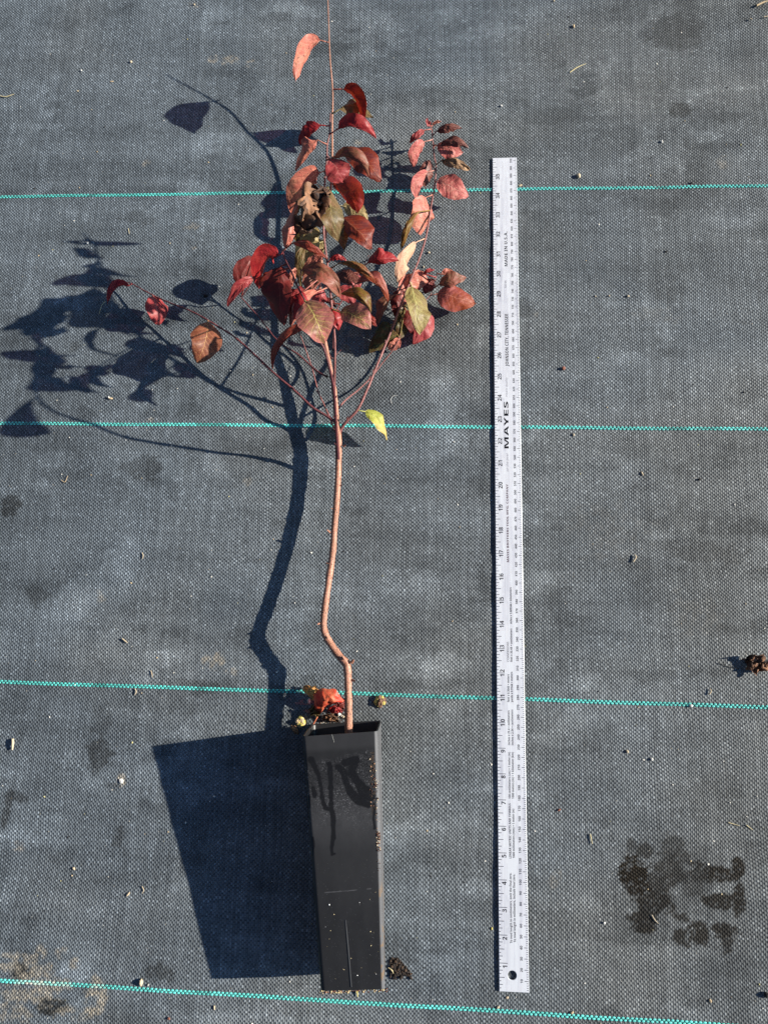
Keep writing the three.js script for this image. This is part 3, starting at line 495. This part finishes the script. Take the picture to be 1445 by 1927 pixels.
leaf('H', [618, 515, 4.0], [572, 562, 4.7], [556, 585, 4.6], [546, 612, 4.0], [.2, .3], [-40, -35], 'wine', { roll: 0 });
// leaves of the front branch that rises towards the viewer
leaf('F', [573, 566, 6.0], [575, 567, 6.2], [596, 603, 6.6], [611, 646, 6.0], [.60, .60], [-2, 12], 'veingreen', { label: 'largest mauve leaf with pale yellow veins', cup: .06, roll: 12 });
leaf('F', [558, 535, 5.95], [570, 506, 6.0], [614, 516, 6.4], [641, 559, 5.7], [.28, .36], [2, 10], 'mauve');
leaf('F', [533, 472, 5.5], [538, 468, 5.6], [546, 425, 6.0], [562, 379, 5.7], [.34, .28], [-50, -28], 'pink', { roll: 0 });
leaf('F', [534, 470, 5.5], [552, 457, 5.8], [584, 460, 6.2], [616, 487, 5.6], [.08, .26], [-30, -20], 'rust');
leaf('F', [533, 476, 5.5], [525, 480, 5.6], [495, 487, 5.6], [487, 543, 4.5], [.42, .42], [-30, 5], 'red');
leaf('F', [539, 497, 5.75], [528, 502, 5.5], [526, 552, 5.3], [534, 612, 4.4], [.46, .70], [12, -26], 'wine', { roll: 0, label: 'broad dark wine red leaf' });
leaf('N', [455, 556, .5], [477, 484, 1.3], [460, 512, 1.3], [452, 546, .9], [.45, .5], [-20, -22], 'wine');
leaf('N', [456, 558, .5], [476, 527, 1.5], [450, 540, 1.6], [428, 577, .9], [.2, .22], [10, 20], 'crimson');
leaf('F', [548, 510, 5.85], [556, 505, 5.6], [551, 520, 5.4], [549, 540, 5.0], [.12, .12], [0, 0], 'pink');
leaf('H', [622, 545, 3.75], [640, 540, 3.2], [652, 552, 3.2], [668, 575, 2.8], [.3, .34], [10, -20], 'crimson');
leaf('H', [612, 465, 4.4], [600, 478, 3.6], [584, 488, 3.5], [568, 520, 3.0], [.34, .36], [10, -25], 'mauve');
leaf('H', [612, 400, 4.8], [578, 405, 4.6], [566, 430, 4.5], [566, 462, 3.9], [.36, .4], [0, -20], 'olivedark');
leaf('F', [560, 540, 5.95], [566, 548, 5.2], [562, 575, 5.1], [552, 600, 4.6], [.34, .34], [10, -35], 'red', { roll: 0 });
leaf('F', [545, 505, 5.8], [512, 512, 5.0], [503, 535, 4.9], [508, 560, 4.3], [.3, .34], [10, -30], 'rust', { roll: 0 });
leaf('H', [621, 532, 3.9], [608, 545, 3.3], [600, 560, 3.3], [590, 585, 2.9], [.32, .3], [0, -20], 'crimson');
leaf('L', [616, 420, 1.1], [628, 428, 1.5], [640, 440, 1.7], [648, 470, 1.3], [.34, .3], [10, -20], 'olive');
// leaves of the middle twig
leaf('C', [683, 503, 2.1], [692, 495, 2.3], [718, 487, 2.7], [750, 490, 2.3], [.45, .24], [-22, -30], 'red');
leaf('C', [661, 543, 2.0], [672, 533, 2.3], [707, 528, 2.8], [729, 569, 2.1], [.32, .18], [6, -50], 'mauvetip');
leaf('C', [676, 513, 2.1], [634, 515, 2.0], [654, 524, 2.2], [681, 532, 2.0], [.36, .32], [15, -35], 'brownred');
leaf('C', [685, 500, 2.1], [672, 515, 2.0], [672, 528, 2.0], [676, 545, 1.8], [.2, .25], [15, 10], 'crimson');
leaf('C', [650, 556, 2.0], [690, 585, 1.6], [698, 598, 1.6], [708, 614, 1.3], [.12, .12], [10, -20], 'orange');
leaf('C', [640, 573, 1.95], [607, 565, 1.9], [620, 566, 2.0], [632, 578, 1.8], [.12, .16], [0, -30], 'wine');
// leaves of the right branch
leaf('R', [756, 553, 1.0], [740, 556, 1.15], [720, 578, 1.25], [712, 612, .7], [.16, .42], [-30, -38], 'mauve', { roll: 0 });
leaf('R', [799, 449, .82], [783, 456, 1.2], [757, 492, 1.4], [751, 533, .75], [.42, .22], [-25, 20], 'palepeach', { label: 'pale peach leaf lit by the sun' });
leaf('R', [779, 512, .92], [787, 508, .7], [788, 527, .7], [787, 546, .4], [.4, .38], [8, 8], 'pink', { round: true });
leaf('R', [772, 527, .93], [774, 517, .6], [763, 544, .6], [768, 572, .35], [.32, .34], [6, 8], 'pink');
leaf('D', [820, 522, .62], [797, 515, .8], [806, 510, .9], [817, 508, .8], [.1, .08], [0, -10], 'red');
leaf('D', [818, 541, .62], [826, 535, .8], [850, 527, 1.1], [877, 523, .8], [.36, .26], [-14, -8], 'mauve');
leaf('D', [823, 515, .62], [832, 516, .7], [843, 511, .7], [854, 515, .6], [.14, .14], [0, 10], 'pink');
leaf('D', [810, 556, .62], [823, 553, .7], [857, 559, .9], [895, 572, .45], [.5, .56], [-8, 4], 'mauvetip');
leaf('D', [818, 528, .62], [815, 525, .45], [806, 538, .4], [799, 553, .25], [.26, .26], [0, -10], 'wine');
leaf('R', [771, 531, .95], [775, 540, 1.35], [784, 580, 1.7], [790, 630, 1.2], [.56, .38], [-14, 6], 'oliveleaf', { label: 'pale olive leaf with raised veins', bumpy: 1 });
leaf('R', [762, 553, .98], [805, 585, .5], [799, 617, .5], [776, 648, .25], [.42, .42], [0, -8], 'crimson');
leaf('R', [813, 256, .82], [821, 247, 1.0], [844, 237, 1.3], [868, 241, 1.0], [.12, .28], [-20, -15], 'brownred');
leaf('R', [812, 243, .8], [798, 245, .95], [783, 256, 1.0], [770, 269, .7], [.14, .17], [10, -15], 'crimson');
leaf('R', [813, 263, .82], [798, 267, .95], [783, 287, .95], [779, 315, .5], [.24, .32], [-12, 12], 'pinkvein');
leaf('R', [816, 273, .83], [829, 273, 1.1], [857, 265, 1.4], [881, 279, 1.1], [.2, .26], [-20, -22], 'brownred');
leaf('R', [817, 275, .83], [823, 273, .8], [846, 280, .9], [871, 287, .6], [.24, .36], [6, 10], 'pinkvein');
leaf('R', [820, 310, .85], [831, 303, 1.0], [857, 304, 1.3], [884, 319, .95], [.14, .24], [-15, 10], 'dry', { crumple: .06, label: 'curled dry brown leaf' });
leaf('R', [819, 320, .85], [807, 302, .6], [803, 326, .55], [800, 351, .3], [.3, .28], [-10, 4], 'brownred');
leaf('R', [817, 321, .84], [803, 324, 1.0], [786, 345, 1.15], [785, 374, .7], [.26, .27], [-14, 16], 'pinkvein');
leaf('R', [818, 342, .84], [823, 341, .95], [850, 352, 1.0], [881, 370, .55], [.48, .44], [-2, 8], 'pinkvein');
leaf('R', [815, 366, .82], [801, 372, .95], [794, 405, .95], [791, 442, .45], [.50, .50], [-8, 10], 'pink', { label: 'broad flat pink leaf' });
leaf('R', [809, 396, .8], [788, 399, 1.3], [768, 428, 1.6], [755, 470, .9], [.16, .2], [-20, -30], 'gold', { label: 'narrow yellow olive leaf' });
leaf('R', [811, 240, .8], [811, 237, .8], [805, 231, .9], [803, 222, .95], [.1, .1], [20, 20], 'crimson');
leaf('R', [811, 238, .8], [814, 236, .8], [821, 230, .9], [829, 228, .9], [.07, .07], [20, 10], 'pink');
leaf('R', [672, 772, 1.16], [688, 775, 1.12], [712, 792, 1.05], [728, 828, .5], [.27, .25], [2, 14], 'yellowgreen', { tw: 30, label: 'single yellow green leaf low on the right branch' });
leaf('R', [756, 570, 1.0], [764, 585, .6], [775, 605, .6], [782, 632, .35], [.38, .36], [0, -10], 'wine');
leaf('R', [742, 608, 1.1], [735, 612, .8], [722, 622, .7], [704, 646, .4], [.3, .3], [0, -10], 'olivedark');
leaf('R', [766, 540, .95], [757, 545, .7], [748, 566, .65], [744, 596, .4], [.3, .32], [0, -20], 'wine');
// leaves of the low branch on the right and of the branch on the left
leaf('K', [751, 636, .42], [748, 630, .5], [722, 641, .5], [695, 664, .25], [.3, .5], [-12, -12], 'olivedark');
leaf('K', [753, 630, .46], [763, 573, .6], [760, 605, .55], [750, 640, .35], [.36, .36], [0, -10], 'olivedark');
leaf('K', [750, 640, .42], [752, 637, .4], [743, 648, .35], [731, 657, .2], [.25, .2], [10, 15], 'pink');
leaf('B', [392, 603, 1.1], [391, 606, 1.3], [387, 642, 1.6], [371, 684, 1.3], [.66, .56], [4, 6], 'mauvevein', { label: 'broad brownish pink leaf hanging from the left branch', crumple: .014, roll: 16 });
leaf('B', [287, 555, .68], [289, 557, .75], [296, 583, .8], [299, 613, .45], [.46, .44], [0, 10], 'crimson', { label: 'oval crimson leaf on the left branch', crumple: .01, roll: 14 });
leaf('B', [249, 534, .45], [242, 538, .55], [219, 540, .7], [203, 571, .35], [.06, .26], [-20, 5], 'red');

// ------------------------------------------------------------------ litter on the fabric
const rough = (r, g, b, k = 0.9) => new THREE.MeshStandardMaterial({ color: new THREE.Color().setRGB(r, g, b), roughness: k });
function stoneGeo(a, b, c, s) { const g = new THREE.IcosahedronGeometry(1, 3), p = g.attributes.position; for (let i = 0; i < p.count; i++) { const x = p.getX(i), y = p.getY(i), z = p.getZ(i), k = 0.7 + 0.6 * (noise2(x * 1.6 + s, y * 1.6 + z * 1.3 + s, 371) * 0.7 + noise2(x * 4 + s, z * 4 - y * 3, 381) * 0.3); p.setXYZ(i, x * k * a, y * k * b, z * k * c); } g.computeVertexNormals(); return g; }
let sid = 0;
function stone(x, y, a, b, c, turn, mat, name, label, cat) { const p = onGround(x, y), g = stoneGeo(a * 0.72 * IN, b * 0.8 * IN, c * 0.72 * IN, ++sid * 3.7); g.rotateY(turn); const m = mesh(g, mat); m.position.set(p.x, p.y + b * IN * 0.5, p.z); return add(m, name, label, cat); }
function straw(list, r, mat, name, label, cat) { const pts = list.map(([x, y, h]) => { const p = onGround(x, y); p.y += (r + (h ?? 0)) * IN; return p; }), o = pts[0].clone(); const m = mesh(tube(pts.map((p, i) => [p.sub(o), r * IN * (i === pts.length - 1 ? 0.5 : 1)]), 6, 5, 0.3), mat); m.position.copy(o); return add(m, name, label, cat); }
function litterLeaf(b, m, t, w, an, mat, name, label, cat, o = {}) { const org = at(...b), q = mesh(leafGeometry({ a: o.a, b, m, t, w, an, id: ++leafId, ...o }, org), skins[mat]); q.position.copy(org); return add(q, name, label, cat); }
const cream = rough(.46, .37, .25), white = rough(.62, .60, .55), grey = rough(.34, .33, .30), tanM = rough(.44, .33, .20), brown = rough(.16, .085, .05), black = rough(.012, .011, .01), redBrown = rough(.22, .08, .05), yellow = rough(.46, .38, .10), strawM = rough(.55, .46, .25);
litterLeaf([600, 1345, .12], [617, 1318, .75], [648, 1326, .3], [.42, .45], [10, -35], 'salmon', 'fallen_leaf', 'curled red orange fallen leaf between the stem and the pot rim', 'leaf', { a: [590, 1362, .1], cup: .5, crumple: .05 });
litterLeaf([573, 1295, .1], [592, 1302, .5], [610, 1312, .15], [.2, .34], [20, -20], 'tanleaf', 'fallen_leaf', 'small tan dried leaf lying across the green thread left of the stem', 'leaf', { cup: .5, crumple: .08 });
litterLeaf([632, 1338, .1], [640, 1330, .45], [650, 1316, .25], [.2, .25], [10, -20], 'wine', 'fallen_leaf', 'dark red leaf scrap tucked against the lower stem', 'leaf', { crumple: .08 });
litterLeaf([1406, 1244, .06], [1424, 1248, .2], [1449, 1251, .06], [.32, .42], [25, 15], 'dead', 'fallen_leaf', 'crumpled brown dead leaf at the right edge of the picture', 'leaf', { crumple: .14, a: [1395, 1240, .03], roll: 0 });
litterLeaf([586, 1330, .05], [592, 1340, .3], [600, 1348, .05], [.18, .2], [20, -20], 'olivedark', 'fallen_leaf', 'dark olive leaf scrap below the tan dried leaf', 'leaf', { crumple: .09, roll: 0 });
litterLeaf([608, 1352, .05], [622, 1350, .25], [636, 1356, .05], [.16, .16], [15, -20], 'dead', 'fallen_leaf', 'brown leaf shred lying against the pot rim', 'leaf', { crumple: .09, roll: 0 });
litterLeaf([618, 1338, .5], [630, 1334, .8], [641, 1340, .5], [.16, .18], [20, -10], 'red', 'fallen_leaf', 'bright red scrap on top of the curled fallen leaf', 'leaf', { crumple: .06, roll: 0 });
litterLeaf([549, 1365, .05], [556, 1374, .2], [562, 1382, .05], [.12, .12], [20, -20], 'dry', 'bark_chip', 'brown curled bark chip beside the upper left corner of the pot', 'bark chip', { crumple: .03 });
function lump(x, y, r, n, mats, name, label, cat) {
  const o = onGround(x, y), root = new THREE.Group(); root.position.copy(o);
  const sets = mats.map(() => []);
  for (let i = 0; i < n; i++) { const g = stoneGeo(rr(.25, .5) * r * IN, rr(.2, .45) * r * IN, rr(.25, .5) * r * IN, i * 2.3 + x), a = rr(0, 6.28), d = r * Math.sqrt(rnd()) * 0.8; g.translate(Math.cos(a) * d * IN, rr(.15, .7) * r * IN, Math.sin(a) * d * IN); sets[i % mats.length].push(g); }
  sets.forEach((q, i) => mesh(mergeGeometries(q), mats[i], i ? 'dark_crumb' : 'pale_crumb', root));
  return add(root, name, label, cat);
}
lump(566, 1357, .21, 34, [yellow, tanM], 'lichen_lump', 'yellow crumbly lump at the upper left corner of the pot', 'lump');
lump(715, 1320, .22, 34, [yellow, brown], 'lichen_lump', 'yellow crumbly lump just right of the stem under the green thread', 'lump');
stone(581, 1319, .09, .07, .15, .2, grey, 'pebble', 'oval grey pebble in the shade below the tan leaf', 'pebble');
stone(638, 1344, .1, .07, .09, .2, white, 'grit_lump', 'white grit lump between the red leaf and the stem', 'grit');
stone(646, 1349, .06, .05, .06, .9, cream, 'grit_lump', 'small cream grit lump against the stem above the pot mouth', 'grit');
stone(1088, 331, .12, .1, .15, .3, cream, 'pebble', 'round cream pebble just above the upper green thread right of the ruler', 'pebble');
stone(1245, 266, .07, .06, .09, .5, white, 'pebble', 'small white pebble in the upper right part of the fabric', 'pebble');
stone(1079, 49, .07, .08, .13, .2, tanM, 'pebble', 'little tan shell shaped crumb near the top right of the ruler', 'pebble');
stone(1060, 693, .12, .09, .11, .7, redBrown, 'seed_husk', 'red brown seed husk right of the middle of the ruler', 'seed husk');
stone(1079, 818, .06, .05, .08, .1, cream, 'pebble', 'tan square crumb just below the middle green thread right of the ruler', 'pebble');
stone(1208, 891, .05, .05, .13, .5, cream, 'wood_chip', 'slanted cream wood chip below the middle green thread, far right', 'wood chip');
stone(1300, 1328, .10, .07, .08, .2, white, 'pebble', 'white angular pebble sitting on the green thread near the right edge', 'pebble');
stone(1226, 1429, .08, .07, .08, .2, white, 'pebble', 'white pebble above the dark wet stain, right one of a pair', 'pebble');
stone(1180, 1414, .06, .06, .09, .4, cream, 'pebble', 'cream pebble above the dark wet stain, left one of a pair', 'pebble');
stone(1181, 557, .09, .06, .06, .2, cream, 'pebble', 'cream crumb at the right end of a row of three', 'pebble');
stone(1146, 556, .05, .05, .05, .2, cream, 'pebble', 'small pale crumb in the middle of a row of three', 'pebble');
stone(1120, 557, .04, .04, .04, .2, cream, 'pebble', 'tiny pale crumb at the left end of a row of three', 'pebble');
stone(1253, 473, .09, .04, .05, .1, black, 'soil_crumb', 'black soil crumb in the right half above the middle thread', 'soil crumb');
stone(1316, 902, .10, .06, .07, .1, black, 'soil_crumb', 'large black soil crumb below the middle thread near the right edge', 'soil crumb');
stone(1301, 344, .07, .06, .06, .1, black, 'soil_crumb', 'black crumb touching the upper green thread on the right', 'soil crumb');
stone(1399, 738, .05, .04, .05, .1, black, 'soil_crumb', 'small black crumb above the middle thread at the right edge', 'soil crumb');
stone(1442, 1872, .12, .12, .15, .1, black, 'soil_clod', 'black clod at the right edge just above the lowest thread', 'soil clod');
stone(266, 1849, .09, .12, .17, .1, cream, 'pebble', 'upright tan pebble with a dark shadow on the lowest thread, left', 'pebble');
stone(279, 1854, .05, .05, .06, .1, grey, 'pebble', 'small grey crumb right of the upright tan pebble', 'pebble');
stone(318, 1917, .08, .06, .07, .2, redBrown, 'seed_husk', 'brown husk near the bottom edge below the pot shadow', 'seed husk');
stone(403, 1897, .05, .05, .11, .2, cream, 'wood_chip', 'pale wood chip below the lowest thread under the pot shadow', 'wood chip');
stone(228, 1470, .12, .05, .15, .6, white, 'droppings', 'white splash of bird droppings left of the pot shadow', 'droppings');
stone(139, 1635, .07, .05, .09, .8, cream, 'pebble', 'cream seed crumb left of the pot shadow, halfway down', 'pebble');
stone(241, 1683, .06, .05, .14, -.6, cream, 'wood_chip', 'cream wood splinter left of the lower half of the pot shadow', 'wood chip');
stone(208, 750, .14, .07, .07, .1, tanM, 'pebble', 'brown and cream shell crumb above the middle thread at left', 'pebble');
stone(206, 748, .04, .09, .05, .1, white, 'pebble', 'white fleck stuck to the shell crumb at left', 'pebble');
stone(165, 457, .08, .06, .07, .1, white, 'pebble', 'white pebble at the tip of the topmost leaf shadow on the left', 'pebble');
stone(247, 116, .09, .07, .09, .1, cream, 'pebble', 'cream pebble in the upper left, right of the tan bark flake', 'pebble');
stone(153, 132, .08, .06, .06, .3, white, 'pebble', 'white pebble in the upper left above the tan bark flake', 'pebble');
stone(210, 152, .13, .03, .05, .1, tanM, 'bark_flake', 'flat tan bark flake in the upper left part of the fabric', 'bark flake');
stone(146, 170, .08, .03, .05, .1, cream, 'bark_flake', 'small cream flake below left of the tan bark flake', 'bark flake');
stone(366, 8, .07, .05, .06, .1, cream, 'pebble', 'cream crumb at the top edge left of the leader tip', 'pebble');
stone(1042, 0, .06, .05, .06, .1, cream, 'pebble', 'pale crumb at the top edge right of the ruler end', 'pebble');
stone(943, 199, .08, .06, .07, .1, white, 'pebble', 'white pebble above the upper end of the ruler', 'pebble');
stone(807, 475, .08, .07, .07, .1, cream, 'pebble', 'cream pebble right of the upper right branch near the ruler', 'pebble');
stone(797, 502, .04, .05, .07, .1, cream, 'pebble', 'tiny cream crumb above the small red leaf of the right branch', 'pebble');
stone(978, 349, .13, .04, .06, .5, tanM, 'bark_flake', 'orange tan flake at the ruler edge by the upper thread', 'bark flake');
stone(925, 1748, .05, .04, .07, .1, yellow, 'pebble', 'yellowish crumb left of the lower end of the ruler', 'pebble');
stone(937, 1896, .08, .05, .06, .7, cream, 'pebble', 'cream crumb below the left corner of the lower ruler end', 'pebble');
stone(954, 1878, .08, .04, .06, .2, cream, 'pebble', 'pale crumb just under the lower end of the ruler', 'pebble');
stone(1076, 1906, .09, .05, .06, .7, tanM, 'pebble', 'tan crumb on the lowest thread right of the ruler', 'pebble');
stone(1336, 1884, .07, .05, .08, .4, tanM, 'pebble', 'tan crumb above the lowest thread below the wet stain', 'pebble');
stone(1137, 1737, .07, .05, .06, .4, white, 'pebble', 'white crumb between the ruler and the wet stain', 'pebble');
stone(1052, 1524, .09, .05, .05, .6, redBrown, 'bark_flake', 'orange brown flake right of the lower half of the ruler', 'bark flake');
straw([[26, 1390, .05], [26, 1400, .05], [25, 1411, .04]], .055, cream, 'straw_piece', 'thick upright cream straw stub at the left edge', 'straw');
straw([[0, 180, .02], [10, 182, .02], [28, 177, .02]], .025, strawM, 'straw_piece', 'yellow straw at the left edge in the upper part', 'straw');
straw([[1072, 136, .02], [1086, 127, .03], [1102, 120, .02]], .022, strawM, 'straw_piece', 'thin straw lying in the upper right part of the fabric', 'straw');
straw([[1422, 12, .04], [1435, 6, .05], [1446, 3, .05]], .045, tanM, 'twig', 'tan twig in the top right corner', 'twig');
straw([[1436, 33, .03], [1447, 31, .03]], .03, cream, 'straw_piece', 'short cream straw under the corner twig', 'straw');
straw([[1410, 37, .03], [1414, 38, .03]], .04, cream, 'straw_piece', 'cream stub left of the corner twig', 'straw');
straw([[1110, 1570, .02], [1114, 1588, .02]], .022, strawM, 'straw_piece', 'short yellow straw left above the wet stain', 'straw');
straw([[1370, 1548, .02], [1391, 1554, .02]], .016, strawM, 'straw_piece', 'fine yellow straw above the wet stain, left of two', 'straw');
straw([[1404, 1553, .02], [1416, 1562, .02]], .018, strawM, 'straw_piece', 'fine yellow straw above the wet stain, right of two', 'straw');
straw([[1226, 1722, .02], [1232, 1732, .02], [1238, 1738, .02]], .018, cream, 'straw_piece', 'pale curved straw inside the wet stain', 'straw');
straw([[231, 1202, .03], [236, 1206, .04], [241, 1210, .03]], .03, cream, 'straw_piece', 'cream splinter left of the trunk shadow', 'straw');
straw([[268, 1668, .02], [271, 1675, .03], [268, 1682, .02]], .016, cream, 'straw_piece', 'thin curl of straw by the pot shadow edge', 'straw');
straw([[268, 1040, .02], [270, 1046, .03], [268, 1052, .02]], .018, cream, 'straw_piece', 'short curved straw in the left middle of the fabric', 'straw');
straw([[284, 1262, .02], [286, 1268, .03], [287, 1275, .02]], .016, tanM, 'straw_piece', 'thin tan straw above the third green thread at left', 'straw');
straw([[255, 1296, .03], [257, 1302, .04], [254, 1308, .02]], .022, cream, 'straw_piece', 'cream straw crossing the third green thread at left', 'straw');
straw([[115, 903, .02], [122, 907, .02], [128, 895, .03]], .016, tanM, 'straw_piece', 'bent tan straw below the long branch shadow at left', 'straw');
straw([[242, 430, .02], [244, 440, .02]], .014, strawM, 'straw_piece', 'short green straw above the left leaf shadows', 'straw');
straw([[204, 572, .3], [196, 577, .2], [187, 592, .03]], .014, strawM, 'straw_piece', 'thin dry stalk hanging below the tip of the left branch', 'straw');
straw([[285, 683, .03], [290, 679, .06], [294, 675, .04]], .025, cream, 'straw_piece', 'cream chip beside the hanging leaf shadow of the left branch', 'straw');
straw([[731, 1820, .1], [738, 1824, .15], [740, 1832, .02]], .02, strawM, 'straw_piece', 'curved yellow straw at the lower right side of the pot', 'straw');
straw([[672, 1865, .05], [673, 1876, .02]], .03, yellow, 'straw_piece', 'yellow straw stub sticking out under the pot foot', 'straw');
straw([[1191, 1057, .03], [1196, 1048, .05], [1193, 1044, .03]], .03, cream, 'straw_piece', 'bent cream straw right of the ruler middle', 'straw');
straw([[1334, 1307, .03], [1337, 1300, .04], [1335, 1296, .03]], .022, cream, 'straw_piece', 'short cream straw above the third green thread at right', 'straw');
straw([[1350, 1247, .02], [1372, 1255, .03], [1400, 1260, .03]], .012, black, 'stalk', 'thin dark stalk running left from the crumpled brown leaf', 'stalk');
straw([[737, 759, .02], [735, 752, .02], [740, 745, .03], [748, 744, .02]], .008, white, 'fibre', 'white curled fibre right of the stem fork', 'fibre');
// many small crumbs that nobody could count
function crumbs(n, place, mats, name, label, cat) {
  const g = new THREE.IcosahedronGeometry(1, 1), im = new THREE.InstancedMesh(g, mats, n), M = new THREE.Matrix4(), q = new THREE.Quaternion(), c = new THREE.Color();
  for (let i = 0; i < n; i++) { const [p, s, k] = place(i); q.setFromEuler(new THREE.Euler(rr(-.4, .4), rr(0, 6.28), rr(-.4, .4))); M.compose(p, q, new THREE.Vector3(s * rr(.6, 1.6), s * rr(.4, .8), s * rr(.6, 1.2)).multiplyScalar(IN)); im.setMatrixAt(i, M); im.setColorAt(i, c.setRGB(...k)); }
  im.castShadow = im.receiveShadow = true; im.userData.kind = 'stuff'; return add(im, name, label, cat);
}
const plain = new THREE.MeshStandardMaterial({ color: 0xffffff, roughness: 0.95 });
crumbs(760, () => { const p = onGround(rr(-20, 1465), rr(-20, 1947)); const k = rnd(), s = 0.010 + 0.03 * Math.pow(rnd(), 4); p.y += s * 0.4 * IN; return [p, s, k < .55 ? [.6, .57, .5] : k < .75 ? [.46, .36, .22] : k < .9 ? [.02, .018, .016] : [.5, .45, .2]]; }, plain, 'grit', 'tiny pale grit and crumbs strewn over the woven fabric', 'grit');
crumbs(420, () => { const t = rnd(), y = lerp(1808, 1838, t) + rr(-6, 6), p = onGround(rr(734, 752 + 24 * t), y); const s = rr(.015, .055); p.y += s * .5 * IN * rr(0, 2.5); return [p, s, rnd() < .8 ? [.018, .012, .009] : [.06, .035, .02]]; }, plain, 'spilled_soil', 'dark spilled potting soil at the lower right side of the pot', 'soil');
crumbs(160, () => { const p = onGround(rr(600, 656), rr(1338, 1366)); const s = rr(.012, .04); p.y += s * .4 * IN; return [p, s, rnd() < .55 ? [.03, .02, .015] : rnd() < .5 ? [.35, .3, .24] : [.16, .08, .05]]; }, plain, 'spilled_soil', 'soil and grit scattered in front of the pot mouth', 'soil');
{ // soil stuck along the right shoulder of the pot
  const edge = (v, u, up) => rim[3].clone().lerp(foot[3], v).lerp(rim[2].clone().lerp(foot[2], v), u).add(new THREE.Vector3(0, up * IN, 0));
  crumbs(150, (i) => { const k = i % 3, v = k === 0 ? rr(.10, .30) : k === 1 ? rr(.40, .47) : rr(.18, .55), u = k === 0 ? rr(.87, .985) : rr(.94, .99), s = rr(.010, k === 2 ? .02 : .034); return [edge(v, u, s * .3), s, rnd() < .7 ? [.07, .03, .018] : rnd() < .5 ? [.4, .22, .12] : [.55, .45, .3]]; }, plain, 'stuck_soil', 'reddish soil crumbs stuck on the right shoulder of the pot', 'soil');
  crumbs(46, (i) => { const s = i < 8 ? rr(.014, .03) : rr(.006, .013); return [edge(rr(.62, .97), rr(.12, .92), s * .3), s, rnd() < .6 ? [.55, .45, .25] : [.6, .6, .58]]; }, plain, 'flecks', 'pale flecks lying on the lower half of the pot', 'grit');
  crumbs(90, () => { const t = rnd(), p = onGround(lerp(604, 728, t) + rr(-3, 3), 1866 - 3 * t + rr(-3, 4)), s = rr(.012, .035); p.y += s * .4 * IN; return [p, s, rnd() < .6 ? [.2, .08, .05] : [.5, .4, .22]]; }, plain, 'spilled_soil', 'reddish soil crumbs along the foot of the pot', 'soil');
}
scene.traverse((o) => { if (o.o) delete o.o; });
renderer.render(scene, camera);
